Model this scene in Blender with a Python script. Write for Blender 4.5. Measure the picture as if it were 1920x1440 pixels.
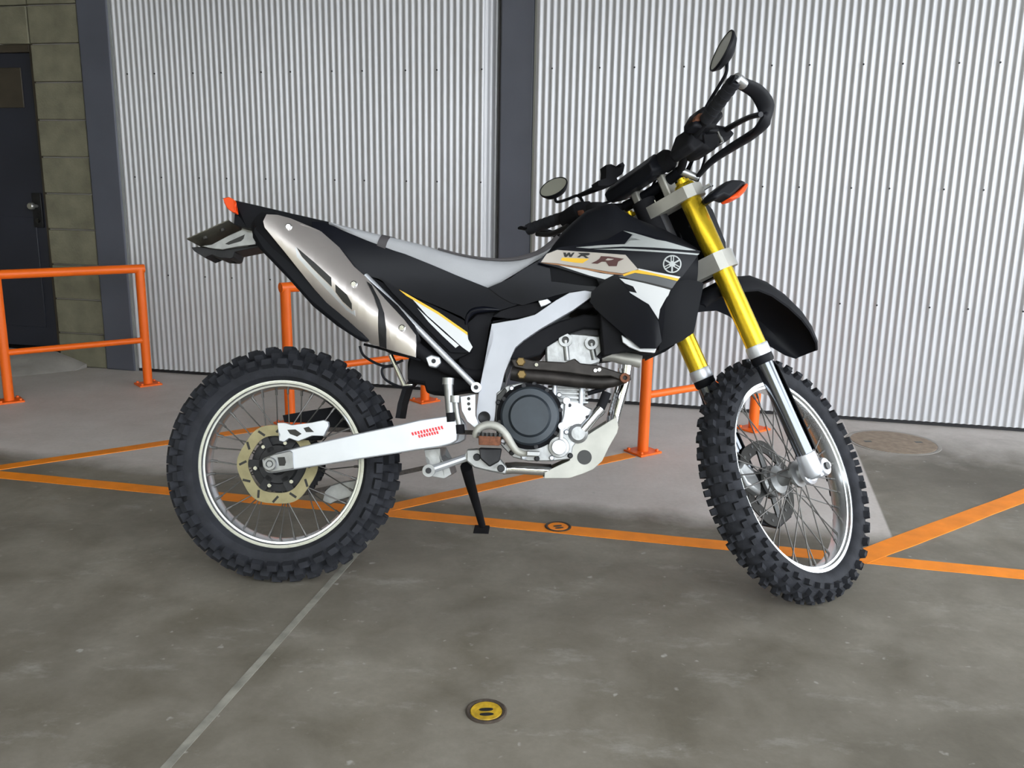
import bpy, bmesh, math, random
from mathutils import Matrix, Vector

for _o in list(bpy.data.objects):
    bpy.data.objects.remove(_o)
scene = bpy.context.scene
col = scene.collection
random.seed(7)

# ------------------------------------------------------------------ camera, world, exposure
cam_data = bpy.data.cameras.new('camera')
cam_data.sensor_width = 36.0
cam_data.lens = 1635.8 / 1920 * 36.0
cam_data.clip_end = 100
cam = bpy.data.objects.new('camera', cam_data)
col.objects.link(cam)
cam.matrix_world = Matrix(((0.99985, -0.01709, 0.0, 0.0),
                           (0.00371, 0.21734, -0.97609, 0.0),
                           (0.01668, 0.97595, 0.21737, 1.0857),
                           (0, 0, 0, 1)))
scene.camera = cam

world = bpy.data.worlds.new('daylight')
scene.world = world
world.use_nodes = True
bg = world.node_tree.nodes['Background']
bg.inputs['Color'].default_value = (0.90, 0.96, 1.0, 1)
bg.inputs['Strength'].default_value = 6.6

scene.view_settings.view_transform = 'Standard'
scene.view_settings.look = 'None'
scene.view_settings.gamma = 1.0
scene.view_settings.exposure = 0.0
scene.view_settings.use_curve_mapping = False

# ------------------------------------------------------------------ materials (procedural)
MATS = {}
def mat(name, color, rough=0.5, metal=0.0, var=0.12, scale=8.0, bump=0.0, bscale=60.0, coat=0.0, spec=0.5, emis=None):
    if name in MATS:
        return MATS[name]
    m = bpy.data.materials.new(name)
    m.use_nodes = True
    nt = m.node_tree
    b = nt.nodes['Principled BSDF']
    b.inputs['Roughness'].default_value = rough
    b.inputs['Metallic'].default_value = metal
    b.inputs['Coat Weight'].default_value = coat
    b.inputs['Specular IOR Level'].default_value = spec
    tc = nt.nodes.new('ShaderNodeTexCoord')
    n = nt.nodes.new('ShaderNodeTexNoise')
    n.inputs['Scale'].default_value = scale
    n.inputs['Detail'].default_value = 5
    nt.links.new(tc.outputs['Object'], n.inputs['Vector'])
    r = nt.nodes.new('ShaderNodeValToRGB')
    r.color_ramp.elements[0].position = 0.3
    r.color_ramp.elements[1].position = 0.7
    r.color_ramp.elements[0].color = (*[c * (1 - var) for c in color], 1)
    r.color_ramp.elements[1].color = (*[min(1, c * (1 + var)) for c in color], 1)
    nt.links.new(n.outputs['Fac'], r.inputs['Fac'])
    nt.links.new(r.outputs['Color'], b.inputs['Base Color'])
    if bump:
        n2 = nt.nodes.new('ShaderNodeTexNoise')
        n2.inputs['Scale'].default_value = bscale
        n2.inputs['Detail'].default_value = 4
        nt.links.new(tc.outputs['Object'], n2.inputs['Vector'])
        bp = nt.nodes.new('ShaderNodeBump')
        bp.inputs['Strength'].default_value = bump
        bp.inputs['Distance'].default_value = 0.004
        nt.links.new(n2.outputs['Fac'], bp.inputs['Height'])
        nt.links.new(bp.outputs['Normal'], b.inputs['Normal'])
    MATS[name] = m
    return m

M = dict(
    rubber=mat('tyre_rubber', (0.017, 0.018, 0.023), 0.8, var=0.3, scale=25, bump=0.3, bscale=120, spec=0.3),
    plastic=mat('black_plastic', (0.007, 0.0075, 0.010), 0.5, var=0.2, spec=0.12),
    gloss=mat('gloss_black_plastic', (0.004, 0.0045, 0.008), 0.2, var=0.2, spec=0.16),
    matte=mat('matte_black', (0.010, 0.010, 0.012), 0.75, var=0.3, spec=0.12),
    darkmetal=mat('dark_metal', (0.028, 0.028, 0.031), 0.5, 0.6, var=0.3, scale=20),
    alu=mat('brushed_aluminium', (0.66, 0.68, 0.73), 0.42, 0.75, var=0.05, scale=14),
    frame=mat('frame_silver', (0.42, 0.43, 0.47), 0.5, 0.5, var=0.05, scale=14),
    alu2=mat('cast_aluminium', (0.36, 0.365, 0.37), 0.42, 0.8, var=0.18, scale=30, bump=0.2),
    rim=mat('polished_rim', (0.82, 0.84, 0.86), 0.25, 0.95, var=0.04),
    chrome=mat('chrome', (0.85, 0.86, 0.88), 0.12, 1.0, var=0.03),
    steel=mat('spoke_steel', (0.12, 0.115, 0.11), 0.5, 0.8, var=0.1),
    clamp=mat('clamp_aluminium', (0.42, 0.41, 0.38), 0.5, 0.6, var=0.08, scale=20),
    gold=mat('gold_anodised', (0.82, 0.57, 0.035), 0.26, 0.85, var=0.04),
    legdark=mat('dark_chrome_leg', (0.16, 0.17, 0.19), 0.16, 0.95, var=0.05),
    disc=mat('weathered_disc', (0.30, 0.265, 0.155), 0.45, 0.7, var=0.12, scale=40),
    discdark=mat('dark_steel_disc', (0.022, 0.020, 0.018), 0.6, 0.0, var=0.3, scale=40, spec=0.25),
    muffler=mat('satin_titanium', (0.66, 0.61, 0.595), 0.36, 0.85, var=0.08, scale=6),
    seat=mat('grey_vinyl', (0.36, 0.365, 0.39), 0.6, var=0.05, bump=0.15, bscale=300),
    seatdark=mat('seat_band_vinyl', (0.06, 0.055, 0.06), 0.6),
    white=mat('white_graphic', (0.62, 0.63, 0.65), 0.35, var=0.02),
    cream=mat('cream_graphic', (0.44, 0.40, 0.365), 0.35, var=0.06),
    silver=mat('silver_graphic', (0.36, 0.375, 0.38), 0.3, 0.3, var=0.06),
    greyg=mat('grey_graphic', (0.085, 0.09, 0.10), 0.3, var=0.04),
    yellow=mat('yellow_graphic', (0.78, 0.46, 0.02), 0.35, var=0.04),
    brown=mat('brown_graphic', (0.33, 0.15, 0.06), 0.35, var=0.2, scale=60),
    maroon=mat('dark_red_graphic', (0.07, 0.018, 0.018), 0.4),
    ink=mat('black_graphic_and_gaps', (0.012, 0.012, 0.012), 0.4),
    red=mat('red_print', (0.70, 0.03, 0.04), 0.4, var=0.2, scale=200),
    skid=mat('skid_plate_aluminium', (0.43, 0.425, 0.39), 0.55, 0.35, var=0.12, scale=18, bump=0.1),
    clutch=mat('clutch_cover_paint', (0.030, 0.038, 0.048), 0.42, 0.3, var=0.15, scale=20),
    rust=mat('rusty_steel', (0.16, 0.06, 0.03), 0.7, 0.4, var=0.4, scale=80),
    brass=mat('brass', (0.20, 0.135, 0.05), 0.5, 0.6),
    exhaust=mat('header_steel', (0.030, 0.026, 0.024), 0.5, 0.6, var=0.4, scale=30),
    amber=mat('amber_lens', (0.80, 0.075, 0.008), 0.35, var=0.05, spec=0.3),
    mirror=mat('mirror_glass', (0.46, 0.46, 0.40), 0.25, 0.25, var=0.03),  # grey-green base colour stands in for the reflection in the glass
    plate=mat('plate_holder', (0.13, 0.125, 0.10), 0.5, 0.5, var=0.25, scale=30),
    chain=mat('chain_steel', (0.07, 0.06, 0.055), 0.5, 0.7, var=0.3, scale=100),
    orange=mat('orange_paint', (0.86, 0.135, 0.002), 0.45, var=0.04, scale=5),
    column=mat('grey_blue_steel', (0.085, 0.090, 0.115), 0.55, var=0.10, scale=3),
    block=mat('concrete_block', (0.175, 0.165, 0.115), 0.9, var=0.22, scale=9, bump=0.5, bscale=90),
    door=mat('dark_door_paint', (0.022, 0.024, 0.036), 0.5, var=0.2, scale=2),
    doorframe=mat('door_frame_paint', (0.05, 0.040, 0.028), 0.6, var=0.2),
    rubberdark=mat('base_flashing', (0.012, 0.011, 0.014), 0.7),
    ceiling=mat('ceiling_panel', (0.30, 0.30, 0.29), 0.8),
    knob=mat('door_knob_steel', (0.65, 0.64, 0.62), 0.3, 0.9),
    concrete=mat('step_concrete', (0.30, 0.28, 0.26), 0.9, var=0.2, scale=7, bump=0.3),
    iron=mat('cast_iron', (0.06, 0.045, 0.035), 0.7, 0.3, var=0.4, scale=40, bump=0.5, bscale=150),
    capyellow=mat('worn_yellow_paint', (0.42, 0.26, 0.012), 0.6, var=0.35, scale=60, bump=0.4, bscale=150),
    lidrust=mat('manhole_iron', (0.27, 0.21, 0.16), 0.85, 0.0, var=0.2, scale=30, bump=0.4, bscale=120),
    joint=mat('joint_mortar', (0.215, 0.205, 0.175), 0.9, var=0.3, scale=18, bump=0.4),
)

def line_paint():
    m = mat('line_paint_orange', (0.86, 0.245, 0.006), 0.6, var=0.10, scale=14, bump=0.15, bscale=200)
    return m
M['line'] = line_paint()

def wall_material():
    m = mat('corrugated_sheet', (0.515, 0.515, 0.54), 0.42, 0.25, var=0.05, scale=1.6)
    return m
M['sheet'] = wall_material()

def floor_material():
    m = bpy.data.materials.new('worn_concrete_floor')
    m.use_nodes = True
    nt = m.node_tree
    N = nt.nodes
    L = nt.links
    b = N['Principled BSDF']
    tc = N.new('ShaderNodeTexCoord')
    def noise(scale, detail=6, rough=0.6, dist=0.0):
        n = N.new('ShaderNodeTexNoise')
        n.inputs['Scale'].default_value = scale
        n.inputs['Detail'].default_value = detail
        n.inputs['Roughness'].default_value = rough
        n.inputs['Distortion'].default_value = dist
        L.new(tc.outputs['Object'], n.inputs['Vector'])
        return n
    def ramp(fac, p0, c0, p1, c1):
        r = N.new('ShaderNodeValToRGB')
        r.color_ramp.elements[0].position = p0
        r.color_ramp.elements[1].position = p1
        r.color_ramp.elements[0].color = (*c0, 1)
        r.color_ramp.elements[1].color = (*c1, 1)
        L.new(fac, r.inputs['Fac'])
        return r
    def mix(fac, a, c, mode='MIX'):
        x = N.new('ShaderNodeMix')
        x.data_type = 'RGBA'
        x.blend_type = mode
        if isinstance(fac, float):
            x.inputs['Factor'].default_value = fac
        else:
            L.new(fac, x.inputs['Factor'])
        for s, v in ((6, a), (7, c)):
            if isinstance(v, tuple):
                x.inputs[s].default_value = (*v, 1)
            else:
                L.new(v, x.inputs[s])
        return x.outputs[2]
    def mth(op, a, c):
        x = N.new('ShaderNodeMath')
        x.operation = op
        for i, v in enumerate((a, c)):
            if isinstance(v, (int, float)):
                x.inputs[i].default_value = v
            else:
                L.new(v, x.inputs[i])
        return x.outputs[0]
    big = noise(1.1, 4, 0.6, 0.4)
    mid = noise(4.5, 6, 0.65, 0.3)
    fine = noise(60, 4, 0.7)
    speck = noise(28, 2, 0.5)
    dark = ramp(big.outputs['Fac'], 0.35, (0.150, 0.137, 0.114), 0.68, (0.262, 0.242, 0.210))
    dark2 = ramp(mid.outputs['Fac'], 0.30, (0.56, 0.53, 0.46), 0.70, (1.06, 1.04, 1.02))
    base = mix(0.9, dark.outputs['Color'], dark2.outputs['Color'], 'MULTIPLY')
    pale = ramp(mid.outputs['Fac'], 0.25, (0.50, 0.455, 0.43), 0.75, (0.62, 0.575, 0.555))
    # newer, paler mortar bed laid in front of the wall (its edges are straight in plan)
    sep = N.new('ShaderNodeSeparateXYZ')
    L.new(tc.outputs['Object'], sep.inputs[0])
    wob = mth('MULTIPLY', mth('SUBTRACT', mid.outputs['Fac'], 0.5), 0.16)
    d1 = mth('SUBTRACT', mth('ADD', mth('ADD', mth('MULTIPLY', sep.outputs['X'], 0.2189), mth('MULTIPLY', sep.outputs['Y'], 0.9757)), wob), 2.85)
    f1 = N.new('ShaderNodeMapRange'); f1.inputs['From Min'].default_value = -0.05; f1.inputs['From Max'].default_value = 0.10
    L.new(d1, f1.inputs['Value'])
    d2 = mth('SUBTRACT', 0.528, mth('SUBTRACT', mth('MULTIPLY', sep.outputs['X'], 0.967), mth('MULTIPLY', sep.outputs['Y'], 0.254)))
    f2 = N.new('ShaderNodeMapRange'); f2.inputs['From Min'].default_value = -0.004; f2.inputs['From Max'].default_value = 0.004
    L.new(d2, f2.inputs['Value'])
    d3 = mth('SUBTRACT', mth('ADD', mth('ADD', mth('MULTIPLY', sep.outputs['X'], 0.2189), mth('MULTIPLY', sep.outputs['Y'], 0.9757)), mth('MULTIPLY', wob, 3.0)), 4.0)
    f3 = N.new('ShaderNodeMapRange'); f3.inputs['From Min'].default_value = -0.25; f3.inputs['From Max'].default_value = 0.35
    L.new(d3, f3.inputs['Value'])
    mask = mth('MULTIPLY', f1.outputs[0], mth('MAXIMUM', f2.outputs[0], mth('MULTIPLY', f3.outputs[0], 0.8)))
    colr = mix(mask, base, pale.outputs['Color'])
    # scuffs
    sc = N.new('ShaderNodeMapping')
    sc.inputs['Scale'].default_value = (1.6, 3.4, 1)
    sc.inputs['Rotation'].default_value = (0, 0, 0.5)
    L.new(tc.outputs['Object'], sc.inputs['Vector'])
    ns = N.new('ShaderNodeTexNoise'); ns.inputs['Scale'].default_value = 3.0; ns.inputs['Detail'].default_value = 8; ns.inputs['Roughness'].default_value = 0.75
    L.new(sc.outputs[0], ns.inputs['Vector'])
    sr = ramp(ns.outputs['Fac'], 0.56, (0, 0, 0), 0.80, (0.45, 0.45, 0.45))
    colr = mix(sr.outputs['Color'], colr, (0.44, 0.43, 0.41))
    sp = ramp(speck.outputs['Fac'], 0.70, (0, 0, 0), 0.76, (0.55, 0.55, 0.55))
    colr = mix(sp.outputs['Color'], colr, (0.42, 0.41, 0.38))
    fr = ramp(fine.outputs['Fac'], 0.3, (0.88, 0.88, 0.88), 0.7, (1.06, 1.06, 1.06))
    colr = mix(0.6, colr, fr.outputs['Color'], 'MULTIPLY')
    L.new(colr, b.inputs['Base Color'])
    rr = N.new('ShaderNodeMapRange'); rr.inputs['To Min'].default_value = 0.5; rr.inputs['To Max'].default_value = 0.75
    L.new(mid.outputs['Fac'], rr.inputs['Value'])
    L.new(rr.outputs[0], b.inputs['Roughness'])
    bp = N.new('ShaderNodeBump'); bp.inputs['Strength'].default_value = 0.12; bp.inputs['Distance'].default_value = 0.003
    L.new(fine.outputs['Fac'], bp.inputs['Height'])
    L.new(bp.outputs['Normal'], b.inputs['Normal'])
    return m
M['floor'] = floor_material()

# ------------------------------------------------------------------ helpers
def obj(name, bm, m, parent=None, bevel=0.0, mtx=None, smooth=35, seg=2):
    bmesh.ops.recalc_face_normals(bm, faces=bm.faces)
    me = bpy.data.meshes.new(name)
    bm.to_mesh(me)
    bm.free()
    me.materials.append(M[m] if isinstance(m, str) else m)
    if smooth:
        me.shade_smooth()
        me.set_sharp_from_angle(angle=math.radians(smooth))
    o = bpy.data.objects.new(name, me)
    col.objects.link(o)
    if parent:
        o.parent = parent
    if mtx is not None:
        o.matrix_local = mtx
    if bevel:
        b = o.modifiers.new('bevel', 'BEVEL')
        b.width = bevel
        b.segments = seg
        b.limit_method = 'ANGLE'
        b.angle_limit = math.radians(40)
    return o

def copy(o, parent=None, mtx=None, label=None):
    c = o.copy()
    col.objects.link(c)
    c.parent = parent
    if mtx is not None:
        c.matrix_local = mtx
    if label:
        c['label'] = label
    return c

def empty(name, loc=(0, 0, 0), rz=0.0):
    o = bpy.data.objects.new(name, None)
    col.objects.link(o)
    o.location = loc
    o.rotation_euler = (0, 0, rz)
    o.empty_display_size = 0.1
    return o

def tag(o, label, cat=None, group=None, kind=None):
    o['label'] = label
    if cat: o['category'] = cat
    if group: o['group'] = group
    if kind: o['kind'] = kind
    return o

def box(bm, x0, x1, y0, y1, z0, z1, mtx=None):
    vs = [bm.verts.new(Vector(p)) for p in ((x0, y0, z0), (x1, y0, z0), (x1, y1, z0), (x0, y1, z0), (x0, y0, z1), (x1, y0, z1), (x1, y1, z1), (x0, y1, z1))]
    if mtx is not None:
        for v in vs:
            v.co = mtx @ v.co
    for f in ((0, 3, 2, 1), (4, 5, 6, 7), (0, 1, 5, 4), (1, 2, 6, 5), (2, 3, 7, 6), (3, 0, 4, 7)):
        bm.faces.new([vs[i] for i in f])
    return bm

def poly_prism(bm, pts, y0, y1):
    """outline in the x-z plane extruded from y0 to y1"""
    a = [bm.verts.new((x, y0, z)) for x, z in pts]
    b = [bm.verts.new((x, y1, z)) for x, z in pts]
    fs = [bm.faces.new(a), bm.faces.new(list(reversed(b)))]
    n = len(pts)
    for i in range(n):
        j = (i + 1) % n
        bm.faces.new((a[i], b[i], b[j], a[j]))
    bmesh.ops.triangulate(bm, faces=fs, ngon_method='EAR_CLIP')
    return bm

def prism(pts, y0, y1):
    return poly_prism(bmesh.new(), pts, y0, y1)

def surf(pts, fn, off=0.0, thick=0.006, step=0.02, mirror=False):
    """outline in x-z laid on the surface y = fn(x, z), moved outwards by off, with thickness"""
    bm = bmesh.new()
    f = bm.faces.new([bm.verts.new((x, 0, z)) for x, z in pts])
    bmesh.ops.triangulate(bm, faces=[f], ngon_method='EAR_CLIP')
    xs = [p[0] for p in pts]; zs = [p[1] for p in pts]
    for ax, lo, hi in ((0, min(xs), max(xs)), (2, min(zs), max(zs))):
        n = int((hi - lo) / step)
        for k in range(1, n + 1):
            c = [0, 0, 0]; nn = [0, 0, 0]
            c[ax] = lo + (hi - lo) * k / (n + 1); nn[ax] = 1
            bmesh.ops.bisect_plane(bm, geom=bm.verts[:] + bm.edges[:] + bm.faces[:], plane_co=c, plane_no=nn, dist=1e-5)
    r = bmesh.ops.extrude_face_region(bm, geom=bm.faces[:])
    top = [g for g in r['geom'] if isinstance(g, bmesh.types.BMVert)]
    ts = set(top)
    for v in bm.verts:
        y = fn(v.co.x, v.co.z) - off
        v.co.y = y if v in ts else y + thick
    if mirror:
        for v in bm.verts:
            v.co.y = -v.co.y
    return bm

def smooth_path(pts, k=6):
    P = [Vector(p) for p in pts]
    out = []
    for i in range(len(P) - 1):
        p0 = P[max(i - 1, 0)]; p1 = P[i]; p2 = P[i + 1]; p3 = P[min(i + 2, len(P) - 1)]
        for s in range(k):
            t = s / k
            out.append(0.5 * ((2 * p1) + (p2 - p0) * t + (2 * p0 - 5 * p1 + 4 * p2 - p3) * t * t + (3 * p1 - p0 - 3 * p2 + p3) * t ** 3))
    out.append(P[-1])
    return out

def tube(bm, pts, r, n=12, k=0, flat=1.0, up=None):
    """tube through pts; r a number or one value per (input) point; flat squashes it along 'up'"""
    rs = r if isinstance(r, (list, tuple)) else [r] * len(pts)
    P = [Vector(p) for p in pts]
    if k:
        Q = smooth_path(pts, k)
        R = []
        for i in range(len(P) - 1):
            for s in range(k):
                R.append(rs[i] + (rs[i + 1] - rs[i]) * s / k)
        R.append(rs[-1])
        P, rs = Q, R
    rings = []
    prev = None
    for i, p in enumerate(P):
        t = (P[min(i + 1, len(P) - 1)] - P[max(i - 1, 0)]).normalized()
        if up is not None:
            a = Vector(up); a = (a - t * a.dot(t)).normalized()
        elif prev is None:
            a = Vector((0, 0, 1)) if abs(t.z) < 0.9 else Vector((1, 0, 0))
            a = (a - t * a.dot(t)).normalized()
        else:
            a = (prev - t * prev.dot(t)).normalized()
        prev = a
        b = t.cross(a)
        rings.append([bm.verts.new(p + (a * math.cos(2 * math.pi * j / n) * flat + b * math.sin(2 * math.pi * j / n)) * rs[i]) for j in range(n)])
    skin(bm, rings)
    return bm

def skin(bm, rings, cap=True, closed=True):
    n = len(rings[0])
    for a, b in zip(rings[:-1], rings[1:]):
        for j in range(n if closed else n - 1):
            bm.faces.new((a[j], a[(j + 1) % n], b[(j + 1) % n], b[j]))
    if cap:
        bm.faces.new(rings[0]); bm.faces.new(list(reversed(rings[-1])))

def loft(sections):
    bm = bmesh.new()
    skin(bm, [[bm.verts.new(p) for p in s] for s in sections])
    return bm

def lathe(bm, prof, seg=32, c=(0, 0, 0), axis='y', ring=False):
    """revolve (radius, along) profile about an axis through c; ring closes the profile on itself"""
    c = Vector(c)
    rings = []
    for k in range(seg):
        a = 2 * math.pi * k / seg
        ca, sa = math.cos(a), math.sin(a)
        row = []
        for r, h in prof:
            if axis == 'y': v = Vector((r * ca, h, r * sa))
            elif axis == 'z': v = Vector((r * ca, r * sa, h))
            else: v = Vector((h, r * ca, r * sa))
            row.append(bm.verts.new(c + v))
        rings.append(row)
    m = len(prof)
    for k in range(seg):
        a, b = rings[k], rings[(k + 1) % seg]
        for j in range(m if ring else m - 1):
            bm.faces.new((a[j], a[(j + 1) % m], b[(j + 1) % m], b[j]))
    if not ring:
        for idx in (0, m - 1):
            if prof[idx][0] > 1e-6:
                bm.faces.new([rings[k][idx] for k in range(seg)])
        bmesh.ops.remove_doubles(bm, verts=bm.verts, dist=1e-6)
    return bm

def rod(p0, p1, r, n=12):
    return tube(bmesh.new(), [p0, p1], r, n)

def bolt(name, c, r, h, m, parent, axis='y', mtx=None):
    prof = [(0, 0.0), (r, 0.0), (r, -h * 0.7), (r * 0.85, -h), (0, -h)] if axis == 'y' else [(0, 0), (r, 0), (r, h * 0.7), (r * .85, h), (0, h)]
    return obj(name, lathe(bmesh.new(), prof, 12, c, axis), m, parent, mtx=mtx)

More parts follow.
